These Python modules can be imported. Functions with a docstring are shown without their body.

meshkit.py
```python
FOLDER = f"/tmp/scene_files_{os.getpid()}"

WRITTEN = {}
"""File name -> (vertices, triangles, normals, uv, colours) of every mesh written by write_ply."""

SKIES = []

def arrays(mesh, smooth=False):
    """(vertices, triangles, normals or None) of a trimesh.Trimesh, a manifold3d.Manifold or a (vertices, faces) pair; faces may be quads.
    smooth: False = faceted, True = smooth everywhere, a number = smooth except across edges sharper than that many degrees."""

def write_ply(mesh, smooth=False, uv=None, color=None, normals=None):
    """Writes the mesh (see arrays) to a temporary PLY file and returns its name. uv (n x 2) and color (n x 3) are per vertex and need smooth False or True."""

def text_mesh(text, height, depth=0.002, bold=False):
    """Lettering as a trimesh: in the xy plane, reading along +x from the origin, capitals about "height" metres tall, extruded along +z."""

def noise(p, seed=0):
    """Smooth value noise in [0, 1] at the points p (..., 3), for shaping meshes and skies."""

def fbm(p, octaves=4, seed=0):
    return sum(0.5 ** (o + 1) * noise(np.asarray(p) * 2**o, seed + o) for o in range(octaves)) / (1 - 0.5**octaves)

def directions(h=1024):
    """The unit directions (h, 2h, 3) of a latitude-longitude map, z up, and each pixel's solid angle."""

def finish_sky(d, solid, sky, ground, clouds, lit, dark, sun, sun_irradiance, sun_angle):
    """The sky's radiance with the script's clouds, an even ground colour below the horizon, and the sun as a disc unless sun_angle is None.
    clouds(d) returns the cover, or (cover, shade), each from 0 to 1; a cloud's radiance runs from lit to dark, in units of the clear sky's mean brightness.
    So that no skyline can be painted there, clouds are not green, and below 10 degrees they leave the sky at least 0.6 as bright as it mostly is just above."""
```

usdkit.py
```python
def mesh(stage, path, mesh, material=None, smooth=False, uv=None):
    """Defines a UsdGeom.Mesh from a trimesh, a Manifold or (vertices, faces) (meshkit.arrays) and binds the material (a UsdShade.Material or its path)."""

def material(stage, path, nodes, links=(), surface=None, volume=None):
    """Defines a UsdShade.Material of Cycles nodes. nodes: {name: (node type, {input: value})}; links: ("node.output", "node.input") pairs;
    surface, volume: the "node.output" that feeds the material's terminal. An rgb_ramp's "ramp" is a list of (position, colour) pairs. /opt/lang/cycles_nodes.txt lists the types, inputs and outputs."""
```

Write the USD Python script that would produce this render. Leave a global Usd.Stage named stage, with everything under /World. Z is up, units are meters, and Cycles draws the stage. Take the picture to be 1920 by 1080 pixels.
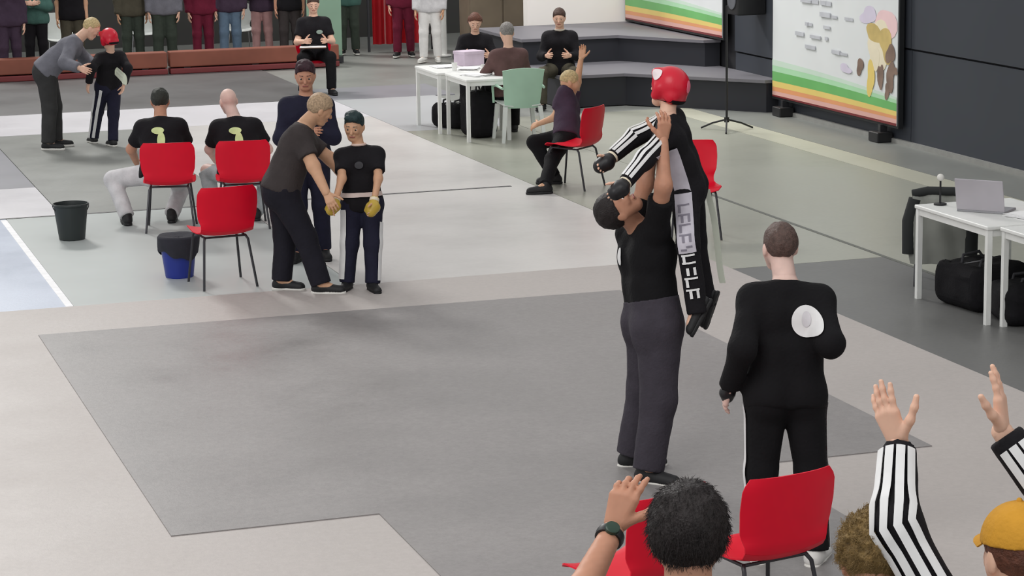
import math, random
import numpy as np, trimesh, usdkit, meshkit
import manifold3d as m3
from pxr import Usd, UsdGeom, UsdLux, UsdShade, Gf, Sdf

stage = Usd.Stage.CreateInMemory()
UsdGeom.SetStageUpAxis(stage, 'Z'); UsdGeom.SetStageMetersPerUnit(stage, 1.0)
UsdGeom.Xform.Define(stage, '/World'); stage.SetDefaultPrim(stage.GetPrimAtPath('/World'))
UsdGeom.Scope.Define(stage, '/World/Looks')
V = lambda *a: np.array(a, float)

# ---------------------------------------------------------------- camera, light, exposure
YAW, PITCH, ROLL, CAM_H = .3147, .1916, -.0166, 3.6966
F_ = V(math.sin(YAW)*math.cos(PITCH), math.cos(YAW)*math.cos(PITCH), -math.sin(PITCH))
R_ = V(math.cos(YAW), -math.sin(YAW), 0); U_ = np.cross(R_, F_)
R2 = math.cos(ROLL)*R_+math.sin(ROLL)*U_; U2 = -math.sin(ROLL)*R_+math.cos(ROLL)*U_
cam = UsdGeom.Camera.Define(stage, '/World/camera')
cam.AddTransformOp().Set(Gf.Matrix4d(*R2, 0, *U2, 0, *(-F_), 0, 0, 0, CAM_H, 1))
cam.CreateHorizontalApertureAttr(36.0); cam.CreateVerticalApertureAttr(36.0*1080/1920)
cam.CreateFocalLengthAttr(36.0*4500/1920)
cam.CreateFStopAttr(0.0); cam.CreateClippingRangeAttr(Gf.Vec2f(.1, 300))
cam.CreateExposureAttr(0.06)

dome = UsdLux.DomeLight.Define(stage, '/World/ambient_light')
dome.CreateIntensityAttr(0.235); dome.CreateColorAttr(Gf.Vec3f(1.0, 1.0, 1.0))
def rect(name, loc, target, w, h, inten, col=(1, 1, 1)):
    L = UsdLux.RectLight.Define(stage, '/World/'+name)
    L.CreateWidthAttr(w); L.CreateHeightAttr(h); L.CreateIntensityAttr(inten); L.CreateColorAttr(Gf.Vec3f(*col))
    z = V(*loc)-V(*target); z /= np.linalg.norm(z); x = np.cross(V(0, 0, 1), z); x /= np.linalg.norm(x); y = np.cross(z, x)
    L.AddTransformOp().Set(Gf.Matrix4d(*x, 0, *y, 0, *z, 0, *loc, 1))
rect('high_window_light', (1.5, 46, 17), (4.5, 18, 0), 5, 3, 70.0, (1.0, .985, .95))
rect('hall_lamp_light', (-3, 6, 10), (5, 20, 1), 7, 7, 3.4, (1.0, .98, .96))
rect('stage_lamp_light', (10.2, 28.6, 6.5), (12.0, 32.8, 1.0), 3, 2, 13.0, (1.0, .99, .97))

# ---------------------------------------------------------------- helpers
_names = {}
def numbered(parent, name):
    k = (parent, name); n = _names.get(k, 0); _names[k] = n+1
    return f'{parent}/{name}' if n == 0 else f'{parent}/{name}_{n:03d}'
def tag(o, label=None, cat=None, group=None, kind=None):
    o = o.GetPrim() if hasattr(o, 'GetPrim') else o
    for k, v in (('label', label), ('category', cat), ('group', group), ('kind', kind)):
        if v: o.SetCustomDataByKey(k, v)
    return o
def obj(name, mesh, m, parent=None, smooth=35, label=None, kind=None):
    path = numbered(str(parent.GetPath()) if parent is not None else '/World', name)
    p = usdkit.mesh(stage, path, mesh, m, smooth=smooth).GetPrim()
    return tag(p, label=label, kind=kind)
def thing(name, label, cat, loc=(0, 0, 0), rz=0, group=None):
    x = UsdGeom.Xform.Define(stage, numbered('/World', name))
    x.AddTranslateOp().Set(Gf.Vec3d(*map(float, loc)))
    if rz: x.AddRotateZOp().Set(math.degrees(rz))
    return tag(x.GetPrim(), label, cat, group)
def dup(root, loc, rz, label):
    was = root.GetCustomData(); name = root.GetName()
    r = thing(name, label, was['category'], loc, rz, was.get('group'))
    r.GetReferences().AddInternalReference(root.GetPath()); r.SetInstanceable(True)
    return r
cat_ = trimesh.util.concatenate
def box(x0, x1, y0, y1, z0, z1):
    m = trimesh.creation.box([x1-x0, y1-y0, z1-z0]); m.apply_translation([(x0+x1)/2, (y0+y1)/2, (z0+z1)/2]); return m
def rbox(x0, x1, y0, y1, z0, z1, r=.01, seg=12):
    pts = []
    s = m3.Manifold.sphere(r, seg)
    return m3.Manifold.batch_hull([s.translate([x, y, z]) for x in (x0+r, x1-r) for y in (y0+r, y1-r) for z in (z0+r, z1-r)])
def tm(man):
    k = man.to_mesh(); return trimesh.Trimesh(np.array(k.vert_properties[:, :3]), np.array(k.tri_verts), process=False)
def tube(pts, r, sides=10):
    p = np.asarray(pts, float); n = len(p); t = np.gradient(p, axis=0) if n > 2 else np.repeat([p[1]-p[0]], 2, 0)
    t /= np.linalg.norm(t, axis=1, keepdims=True); a = np.cross(t[0], [0, 0, 1.] if abs(t[0][2]) < .9 else [1., 0, 0]); a /= np.linalg.norm(a)
    ang = np.arange(sides)*2*np.pi/sides; vs = []
    r = np.broadcast_to(r, (n,))
    for i in range(n):
        a = a-t[i]*(a@t[i]); a /= np.linalg.norm(a); b = np.cross(t[i], a)
        vs.append(p[i]+r[i]*(np.cos(ang)[:, None]*a+np.sin(ang)[:, None]*b))
    v = np.vstack(vs+[p[:1], p[-1:]]); f = []
    for i in range(n-1):
        for j in range(sides):
            k = (j+1) % sides; A, B, C, D = i*sides+j, i*sides+k, (i+1)*sides+k, (i+1)*sides+j; f += [[A, B, C], [A, C, D]]
    for j in range(sides):
        k = (j+1) % sides; f += [[n*sides, k, j], [n*sides+1, (n-1)*sides+j, (n-1)*sides+k]]
    return trimesh.Trimesh(v, f, process=False)
def lathe(prof, sides=40):
    return trimesh.creation.revolve(np.array(prof, float), sections=sides)
def sheet(P, th):
    """thick sheet from a grid of points P (n, m, 3)"""
    n, m = P.shape[:2]
    du = np.gradient(P, axis=1); dv = np.gradient(P, axis=0); N = np.cross(du, dv); N /= np.linalg.norm(N, axis=-1, keepdims=True)+1e-12
    v = np.vstack([(P+N*th/2).reshape(-1, 3), (P-N*th/2).reshape(-1, 3)]); k = n*m; f = []
    I = np.arange(k).reshape(n, m)
    a, b, c, d = I[:-1, :-1].ravel(), I[:-1, 1:].ravel(), I[1:, 1:].ravel(), I[1:, :-1].ravel()
    f += [np.stack([a, b, c], 1), np.stack([a, c, d], 1), np.stack([a+k, c+k, b+k], 1), np.stack([a+k, d+k, c+k], 1)]
    rim = np.concatenate([I[0, :], I[1:, -1], I[-1, ::-1][1:], I[::-1, 0][1:-1]]); r2 = np.roll(rim, -1)
    f += [np.stack([rim, rim+k, r2+k], 1), np.stack([rim, r2+k, r2], 1)]
    return trimesh.Trimesh(v, np.vstack(f), process=False)
def poly(pts, z0, z1):
    from shapely.geometry import Polygon
    m = trimesh.creation.extrude_polygon(Polygon(pts), z1-z0, engine='earcut'); m.apply_translation([0, 0, z0]); return m

# ---------------------------------------------------------------- materials
def lin(c): c = np.array(c, float)/255; return tuple(np.where(c <= .04045, c/12.92, ((c+.055)/1.055)**2.4))
_mats = {}
def mat(name, rgb, rough=.6, var=.08, scale=9, bump=0., bscale=60, spec=.4, **kw):
    if name in _mats: return _mats[name]
    c = np.array(lin(rgb)); lo = np.clip(c*(1-var), 0, 1); hi = np.clip(c*(1+var), 0, 1)
    nodes = {'tc': ('texture_coordinate', {}), 'n': ('noise_texture', {'scale': scale, 'detail': 4}),
             'r': ('rgb_ramp', {'ramp': [(.3, tuple(lo)), (.7, tuple(hi))]}),
             'p': ('principled_bsdf', dict(roughness=rough, specular_ior_level=spec, **kw))}
    links = [('tc.object', 'n.vector'), ('n.fac', 'r.fac'), ('r.color', 'p.base_color')]
    if bump:
        nodes['n2'] = ('noise_texture', {'scale': bscale, 'detail': 3}); nodes['b'] = ('bump', {'strength': bump, 'distance': .01})
        links += [('tc.object', 'n2.vector'), ('n2.fac', 'b.height'), ('b.normal', 'p.normal')]
    _mats[name] = usdkit.material(stage, '/World/Looks/'+name, nodes, links, surface='p.BSDF'); return _mats[name]
def floor_mat(name, rgb, rough, var, scale, speck=0., rvar=.08, spec=.45):
    c = np.array(lin(rgb))
    nodes = {'g': ('geometry', {}), 'n': ('noise_texture', {'scale': scale, 'detail': 5, 'roughness': .6}),
             'r': ('rgb_ramp', {'ramp': [(.28, tuple(c*(1-var))), (.72, tuple(np.clip(c*(1+var), 0, 1)))]}),
             's': ('noise_texture', {'scale': 26, 'detail': 3, 'roughness': .8}),
             'sr': ('rgb_ramp', {'ramp': [(.3, (1-speck,)*3), (.7, (1+speck,)*3)]}),
             'm': ('mix', {'mix_type': 'multiply', 'fac': 1.0}),
             'rr': ('map_range', {'from_min': .3, 'from_max': .7, 'to_min': rough-rvar, 'to_max': rough+rvar}),
             'b': ('bump', {'strength': .25, 'distance': .004}),
             'p': ('principled_bsdf', {'specular_ior_level': spec})}
    links = [('g.position', 'n.vector'), ('g.position', 's.vector'), ('n.fac', 'r.fac'), ('s.fac', 'sr.fac'), ('r.color', 'm.color1'), ('sr.color', 'm.color2'),
             ('m.color', 'p.base_color'), ('n.fac', 'rr.value'), ('rr.result', 'p.roughness'), ('s.fac', 'b.height'), ('b.normal', 'p.normal')]
    _mats[name] = usdkit.material(stage, '/World/Looks/'+name, nodes, links, surface='p.BSDF'); return _mats[name]
RED = mat('red_plastic', (226, 8, 44), .42, .04, 6, spec=.3)
STEEL = mat('dark_steel', (70, 70, 74), .35, .05, 9, metallic=.6)
CHROME = mat('chrome_steel', (170, 170, 172), .25, .03, 9, metallic=.9)
WHITE = mat('white_paint', (232, 233, 230), .4, .03, 9)
PAPER = mat('white_paper', (236, 236, 236), .8, .02, 9)
BLACKP = mat('black_plastic', (34, 34, 36), .45, .1, 9)
BLACKF = mat('black_fabric', (24, 23, 26), .9, .2, 14, .3, 90, .2)
RUBBER = mat('white_rubber', (222, 220, 214), .6, .04, 9)
GREY = mat('grey_plastic', (148, 148, 152), .5, .05, 9)
# ---------------------------------------------------------------- the hall
XW = 12.75
floor = UsdGeom.Xform.Define(stage, '/World/floor').GetPrim(); tag(floor, 'grey and cream sheet floor of the sports hall', kind='structure')
f_grey = floor_mat('floor_grey', (136, 138, 134), .42, .10, .5, .05)
f_olive = floor_mat('floor_olive', (163, 164, 152), .36, .07, .35, .04)
f_dark = floor_mat('floor_dark', (108, 108, 107), .40, .12, .6, .05)
f_cream = floor_mat('floor_cream', (208, 205, 202), .34, .05, .4, .03)
f_white = floor_mat('floor_white', (208, 206, 210), .4, .03, .5, .02)
f_blue = floor_mat('floor_blue', (186, 195, 212), .38, .05, .6, .03)
f_pale = floor_mat('floor_pale', (192, 191, 174), .38, .05, .5, .04)
obj('floor_base', box(-14, 16, -4, 46, -.2, -.012), f_grey, floor, False)
def sheetp(x0, x1, y0, y1, m, label=None, z=0., inset=.004):
    return obj('floor_sheet', box(x0+inset, x1-inset, y0+inset, y1-inset, -.012, z), m, floor, False, label)
sheetp(7.86, 9.3, 4, 18.2, f_dark, 'dark grey floor sheet beside the light mat')
sheetp(9.3, 11.5, 4, 29.0, f_olive, 'olive grey floor sheet in front of the banners')
sheetp(7.86, 9.3, 18.2, 28.2, f_olive); sheetp(7.86, 9.3, 28.2, 31.9, mat('floor_silver', (178, 180, 182), .4, .05, .6))
sheetp(11.5, 11.9, 4, 29.0, f_pale, 'pale yellowish floor strip near the dark wall')
sheetp(11.9, XW, 4, 29.0, f_grey)
sheetp(4.75, 7.86, 18.72, 29.9, f_cream, 'cream floor sheet behind the coaches')
sheetp(2.46, 4.75, 18.72, 23.4, mat('floor_mint', (180, 186, 184), .4, .05, 1.2), 'pale mint floor sheet under the buckets')
sheetp(-6, 2.46, 18.72, 23.4, f_blue, 'pale blue floor sheet at the left edge')
sheetp(-6, 3.0, 23.4, 25.4, f_white)
sheetp(3.0, 4.75, 23.4, 29.9, f_grey); sheetp(-6, 3.0, 25.4, 29.9, mat('floor_slate', (140, 140, 146), .4, .08, .8))
sheetp(-6, 7.86, 29.9, 32.1, f_white, 'white floor strip in front of the far spectators')
sheetp(7.86, 9.6, 31.9, 33.4, mat('floor_slate', (0, 0, 0)), 'bluish grey floor sheet left of the white desks')
sheetp(-6, 7.86, 32.1, 37.0, floor_mat('floor_deep', (94, 93, 93), .5, .12, .6, .05), 'dark grey floor sheet in front of the barrier')
obj('floor_tape', box(-6, 2.40, 23.36, 23.41, 0, .003), mat('tape_blue', (58, 66, 92), .5), floor, False)
obj('floor_tape', box(2.40, 7.62, 23.36, 23.41, 0, .003), mat('tape_dark', (84, 84, 84), .5), floor, False)
obj('floor_tape', box(2.40, 2.46, 18.75, 23.3, 0, .003), mat('tape_white', (236, 236, 238), .5), floor, False)
obj('floor_tape', box(9.26, 9.30, 10, 24, 0, .003), mat('tape_grey', (104, 106, 100), .5), floor, False)

lm = floor_mat('mat_light', (180, 173, 169), .55, .035, .6, .05)
dm = floor_mat('mat_dark', (138, 134, 133), .46, .14, .8, .10, .1)
m = thing('floor_mat', 'light beige competition mat around the grey fighting area', 'floor mat')
obj('mat_sheet', poly([(-4, 6), (7.84, 6), (7.84, 18.70), (-4, 18.70)], 0, .012), lm, m, False)
m = thing('floor_mat', 'dark grey fighting area with stepped corners in the light mat', 'floor mat', (0, 0, .012))
obj('mat_sheet', poly([(2.05, 12.2), (3.19, 12.2), (3.19, 6.2), (5.52, 6.2), (5.52, 12.38), (6.64, 12.38), (6.64, 17.62), (2.05, 17.68)], 0, .006), dm, m, False)

wm = mat('wall_panel', (58, 62, 70), .55, .06, .7)
wr = UsdGeom.Xform.Define(stage, '/World/wall_right').GetPrim(); tag(wr, 'dark grey panelled wall on the right of the hall', kind='structure')
obj('wall_core', box(XW+.03, XW+.25, 2, 34.2, -.1, 6.5), mat('wall_joint', (30, 30, 34), .7), wr, False)
ys = [2, 5.2, 8.4, 11.6, 14.8, 18.0, 21.2, 24.4, 27.6, 29.4]
for a, b in zip(ys[:-1], ys[1:]):
    lo = .66 if a > 27 else 1.10
    obj('panel', box(XW, XW+.05, a+.006, b-.006, 0.02, lo-.012), wm, wr, False)
    obj('panel', box(XW-.015, XW+.05, a+.006, b-.006, lo+.012, 6.5), wm, wr, False)
obj('baseboard_right', box(XW-.05, XW, 2, 27.8, 0, .05), mat('skirting', (150, 150, 146), .5), None, False, 'thin pale skirting at the foot of the dark wall', 'structure')
wb = obj('wall_back', box(-14, 24, 41.5, 41.8, -.1, 6.5), mat('wall_far', (62, 62, 60), .8, .15, .6), None, False, 'dull grey far wall behind the spectators', 'structure')
obj('wall_stage', box(11.15, XW+.25, 33.3, 33.5, -.1, 6.5), mat('wall_white', (238, 233, 228), .7, .03, .6), None, False, 'off-white wall at the back of the stage', 'structure')
# stage
sm = mat('stage_black', (44, 45, 51), .5, .1, 1.2); st_top = mat('stage_top', (118, 116, 122), .5, .06, 1.2)
sg = UsdGeom.Xform.Define(stage, '/World/stage_platform').GetPrim(); tag(sg, 'low black stage with grey treads in front of the white wall', kind='structure')
lowp = [(10.35, 29.62), (11.25, 29.62), (12.55, 28.0), (12.75, 28.0), (12.75, 33.3), (10.35, 33.3)]
upp = [(10.35, 31.2), (11.75, 31.2), (12.5, 29.9), (12.75, 29.9), (12.75, 33.3), (10.35, 33.3)]
def shrink(P, d): return [(x+(.0 if x > 12.7 else d), y+(d if y < 33 else 0)) for x, y in P]
obj('step_riser', poly(shrink(lowp, .03), 0, .38), sm, sg, False); obj('step_tread', poly(lowp, .38, .42), st_top, sg, False)
obj('step_riser', poly(shrink(upp, .03), .42, .74), sm, sg, False); obj('step_tread', poly(upp, .74, .78), st_top, sg, False)
# spectator tier under the camera
obj('spectator_tier', box(-3, 6, 1.5, 6.0, 0, .30), mat('tier_grey', (110, 108, 106), .7), None, False, 'low grey tier that the nearest spectators stand on', 'structure')

# ---------------------------------------------------------------- banners
FR = mat('banner_frame', (30, 32, 34), .5)
pr_white = mat('print_white', (226, 229, 230), .45, .02, 1.5); pr_green = mat('print_green', (112, 182, 106), .45, .10, 1.2); pr_mint = mat('print_mint', (176, 222, 180), .45, .06, 1.5)
pr_yel = mat('print_yellow', (232, 206, 120), .45, .06, 1.0); pr_org = mat('print_orange', (228, 158, 110), .45, .08, 1.0); pr_pink = mat('print_pink', (226, 176, 166), .45, .05, 1.0)
pr_red = mat('print_red', (120, 40, 44), .45, .1, 1.5); pr_mark = mat('print_grey', (192, 194, 200), .5, .1, 4); pr_gold = mat('print_gold', (206, 182, 118), .5, .14, 5); pr_cream = mat('print_cream', (236, 226, 200), .5, .05, 4)
pr_brown = mat('print_brown', (134, 112, 100), .5, .2, 6); pr_lilac = mat('print_lilac', (216, 208, 226), .5, .04, 4); pr_rose = mat('print_rose', (240, 206, 208), .5, .04, 4)
def banner(x, y0, y1, z0, z1, label, art):
    """printed board parallel to the right wall; the print is laid on as thin pieces, v = metres from its far edge, h = height"""
    t = thing('banner', label, 'banner', (x, y1, z0))
    W, H = y1-y0, z1-z0
    obj('backing_board', box(0, .06, -W, 0, 0, H), FR, t, False)
    obj('printed_sheet', box(-.008, 0, -W+.03, -.03, .03, H-.03), pr_white, t, False)
    def band(name, lo0, lo1, hi0, hi1, m, e, bow=.03):
        n = 24; u = np.linspace(0, 1, n); s = -.03-u*(W-.06)
        lo = lo0+(lo1-lo0)*u+bow*np.sin(u*np.pi); hi = hi0+(hi1-hi0)*u+bow*np.sin(u*np.pi)
        P = np.stack([np.stack([np.full(n, -.009-e), s, lo], 1), np.stack([np.full(n, -.009-e), s, hi], 1)])
        obj(name, sheet(P, .001), m, t, False)
    band('print_band', .03, .03, .055, .07, pr_red, .0005, 0)
    band('print_band', .05, .06, .105, .115, pr_pink, .001, 0)
    band('print_band', .10, .11, .165, .15, pr_org, .0015, .004)
    band('print_band', .155, .145, .24, .21, pr_yel, .002, .008)
    band('print_band', .23, .20, .36, .30, pr_green, .0025, .012)
    band('print_band', .35, .29, .43, .335, pr_mint, .003, .016)
    band('print_band', .425, .33, .50, .36, mat('print_pale_mint', (206, 226, 210), .45, .04, 1.5), .0035, .02)
    def patch(name, cs, hs, rs, rh, m, e, seed):
        rng = np.random.default_rng(seed); n = 22; a = np.linspace(0, 2*np.pi, n, endpoint=False); k = 1+.22*np.sin(2*a+rng.uniform(0, 6))+.14*np.sin(3*a+rng.uniform(0, 6))
        from shapely.geometry import Polygon
        g = trimesh.creation.extrude_polygon(Polygon(np.stack([cs+rs*k*np.cos(a), hs+rh*k*np.sin(a)], 1)), .001, engine='earcut')
        v = g.vertices; g = trimesh.Trimesh(np.stack([-.0125-e-v[:, 2], -v[:, 0], v[:, 1]], 1), g.faces, process=False)
        obj(name, g, m, t, False)
    if art:
        for i, (c, h, a, b, mm) in enumerate([(3.12, 1.12, .26, .24, pr_rose), (2.72, 1.24, .22, .09, pr_lilac), (2.98, .92, .30, .24, pr_cream), (2.92, 1.04, .26, .10, pr_gold), (3.18, .94, .17, .18, pr_gold), (2.90, .76, .10, .16, pr_cream), (2.80, .52, .11, .18, pr_yel), (2.52, .63, .09, .09, pr_brown), (3.29, .84, .10, .12, pr_brown), (3.05, .56, .065, .17, pr_brown), (3.30, .58, .11, .15, pr_brown), (3.22, .40, .06, .08, pr_brown), (3.40, .66, .10, .035, pr_brown), (2.14, .57, .15, .05, pr_lilac)]):
            patch('artwork_patch', c, h, a, b, mm, .0005*i, i+3)
    rng = np.random.default_rng(5); ms = []
    for k in range(34 if art else 10):          # faint print too small to read in the photograph
        c = rng.uniform(.3, 2.1 if art else 3.2); h = (.72+.14*(k % 9)) if art else rng.uniform(.7, 1.9); w = rng.uniform(.08, .30)
        ms.append(box(-.0105-.0004*k-.006, -.0095-.006, -c-w, -c, h, h+rng.uniform(.03, .06)))
    obj('small_print', cat_(ms), pr_mark, t, False, kind='stuff')
    return t
banner(XW-.11, 24.5, 27.98, .19, 3.2, 'large white banner with green and yellow bands and golden artwork on the dark wall', True)
banner(XW-.11, 29.55, 33.22, .80, 3.8, 'white banner with green and yellow bands standing on the stage', False)
# ---------------------------------------------------------------- chairs
def shell(v0, v1):
    """seat (v 0..1 from the front lip to the bend) and back (1..2) of a moulded shell chair, facing +y"""
    prof = np.array([[.235, .425], [.20, .452], [.10, .448], [-.02, .432], [-.13, .430], [-.19, .447], [-.217, .50], [-.232, .59], [-.248, .70], [-.262, .80], [-.268, .845]])
    wid = np.array([.20, .232, .242, .245, .235, .22, .222, .245, .255, .25, .215])
    tt = np.array([0, .12, .35, .6, .82, .94, 1.06, 1.3, 1.6, 1.9, 2.0])
    vs = np.linspace(v0, v1, 15); us = np.linspace(-1, 1, 15)
    P = np.zeros((15, 15, 3))
    for i, v in enumerate(vs):
        y, z = np.interp(v, tt, prof[:, 0]), np.interp(v, tt, prof[:, 1]); w = np.interp(v, tt, wid)
        for j, u in enumerate(us):
            c = abs(u)**2.6
            P[i, j] = (u*w, y+(.035*c if v > 1 else .0)*min(1, (v-1)*4+.0 if v > 1 else 0), z+(.028*c if v < 1 else .028*c*max(0, 1-(v-1)*3)))
    return sheet(P, .007)
def chair_parts(t, seat_m, leg_m):
    obj('seat', shell(0, 1.0), seat_m, t, 50); obj('backrest', shell(1.0, 2.0), seat_m, t, 50)
    for s in (-1, 1):
        obj('leg', tube([(s*.18, .15, .43), (s*.185, .18, .40), (s*.225, .235, 0)], .0105, 8), leg_m, t)
        obj('leg', tube([(s*.17, -.12, .42), (s*.185, -.15, .39), (s*.225, -.235, 0)], .0105, 8), leg_m, t)
    obj('seat_frame', cat_([tube([(-.17, .15, .425), (.17, .15, .425)], .009, 8), tube([(-.17, -.12, .415), (.17, -.12, .415)], .009, 8)]+[tube([(s*.17, -.12, .415), (s*.18, .15, .425)], .009, 8) for s in (-1, 1)]), leg_m, t)
GRP = 'red shell chairs with dark legs'
def yawdir(x, y, yw):     # yw degrees right of the line of sight from the camera to (x, y); the chair faces that way
    a = math.atan2(x, y)+math.radians(yw); return -a
c0 = thing('chair', 'empty red shell chair beside the leaning coach, behind the blue bucket', 'chair', (3.75, 19.22, 0), yawdir(3.75, 19.22, -16), GRP)
chair_parts(c0, RED, STEEL)
for x, y, yw, lb in [(3.86, 22.16, 3, 'red shell chair under the dark-haired man in a black printed shirt'),
                     (4.52, 22.02, -4, 'red shell chair under the bald man in a black printed shirt'),
                     (8.20, 23.05, -62, 'red shell chair turned sideways under the person bent over near the white desks'),
                     (8.17, 19.80, 172, 'empty red shell chair seen behind the lifted fighter'),
                     (3.62, 9.48, -46, 'empty red shell chair beside the raised hand of the dark-haired spectator'),
                     (4.27, 9.58, -36, 'empty red shell chair right behind the boy in the black tracksuit')]:
    dup(c0, (x, y, .018 if y < 12 else 0), yawdir(x, y, yw), lb)
# white plastic armchair at the desks
PG = mat('pale_green_plastic', (172, 206, 184), .4, .06, 4)
wc = thing('chair', 'pale green plastic chair with a tall back at the white desks', 'chair', (8.86, 26.85, 0), yawdir(8.86, 26.85, -14))
us = np.linspace(-1, 1, 9); vs = np.linspace(0, 1, 9)
P = np.array([[(u*(.21+.045*v), -.20-.10*v+.04*u*u, .40+.48*v-.03*u*u*(v > .9)) for u in us] for v in vs]); obj('backrest', sheet(P, .012), PG, wc, 50)
P = np.array([[(u*(.22+.02*v), -.20+.43*v, .42+.02*v+.015*u*u) for u in us] for v in vs]); obj('seat', sheet(P, .012), mat('white_plastic', (222, 226, 222), .4, .03, 4), wc, 50)
for sx, sy in ((-1, -1), (1, -1), (-1, 1), (1, 1)):
    obj('leg', tm(m3.Manifold.batch_hull([m3.Manifold.cube([.05, .04, .01], True).translate([sx*.21, sy*.2, .415]), m3.Manifold.cube([.035, .03, .01], True).translate([sx*.25, sy*.25, .005])])), mat('white_plastic', (0, 0, 0)), wc)
for s in (-1, 1): obj('armrest', tube([(s*.25, -.24, .64), (s*.27, .0, .66), (s*.265, .2, .63), (s*.25, .22, .43)], .016, 8), PG, wc)

# ---------------------------------------------------------------- desks
def desk(name, x0, x1, y0, y1, label, group=None, h=.74):
    t = thing('desk', label, 'table', ((x0+x1)/2, (y0+y1)/2, 0), 0, group)
    a, b = (x1-x0)/2, (y1-y0)/2
    obj('tabletop', tm(rbox(-a, a, -b, b, h-.03, h, .008)), WHITE, t)
    for sx in (-1, 1):
        for sy in (-1, 1):
            obj('leg', box(sx*(a-.03)-.02, sx*(a-.03)+.02, sy*(b-.03)-.02, sy*(b-.03)+.02, 0, h-.03), WHITE, t, False)
    obj('apron', cat_([box(-a+.04, a-.04, sy*(b-.03)-.01, sy*(b-.03)+.01, h-.08, h-.03) for sy in (-1, 1)]+[box(sx*(a-.03)-.01, sx*(a-.03)+.01, -b+.04, b-.04, h-.08, h-.03) for sx in (-1, 1)]), WHITE, t, False)
    return t
desk('d', 8.14, 8.98, 27.78, 28.78, 'white desk with papers, the farther of the pair near the red curtain')
desk('d', 8.22, 8.78, 26.86, 27.74, 'white desk with papers, the nearer of the pair beside the pale green chair')
desk('d', 8.66, 9.50, 15.36, 16.50, 'white desk with a laptop above black bags at the right edge')
desk('d', 8.74, 9.60, 14.18, 15.32, 'white desk cut by the right edge of the photo')
def papers(x, y, z, rz, n, label, w=.21, d=.297):
    rng = np.random.default_rng(int(x*100)); t = thing('paper_stack', label, 'papers', (x, y, z), rz)
    for i in range(n):
        m = box(-w/2, w/2, -d/2, d/2, .0+i*.004, .0035+i*.004); m.apply_transform(trimesh.transformations.rotation_matrix(rng.uniform(-.25, .25), [0, 0, 1])); m.apply_translation([rng.uniform(-.03, .03), rng.uniform(-.03, .03), 0])
        obj('sheet', m, PAPER, t, False)
papers(8.42, 28.45, .74, .2, 4, 'white papers on the far corner of the farther white desk')
papers(8.62, 28.05, .74, -.4, 6, 'thick pile of white papers in the middle of the farther white desk')
papers(8.48, 27.3, .74, .6, 5, 'white papers on the nearer white desk left of the pale green chair')
papers(9.15, 15.62, .74, .3, 4, 'white papers beside the laptop on the right desk')
def cup(x, y, z, label, m=WHITE, r=.035, h=.10):
    t = thing('paper_cup', label, 'cup', (x, y, z)); obj('cup_body', lathe([(0, 0), (r*.75, 0), (r, h), (r*.9, h), (r*.68, .006), (0, .006)], 20), m, t, 40)
    obj('rim', trimesh.creation.torus(r*.97, .003, 20, 6).apply_translation([0, 0, h]), m, t)
cup(8.40, 27.92, .74, 'white paper cup on the farther white desk'); cup(8.66, 27.55, .74, 'white paper cup on the nearer white desk')
cup(9.36, 15.68, .74, 'white paper cup on the right desk behind the laptop', WHITE, .04, .12)
cup(9.44, 15.9, .74, 'red paper cup on the right desk', RED, .04, .12)
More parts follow.
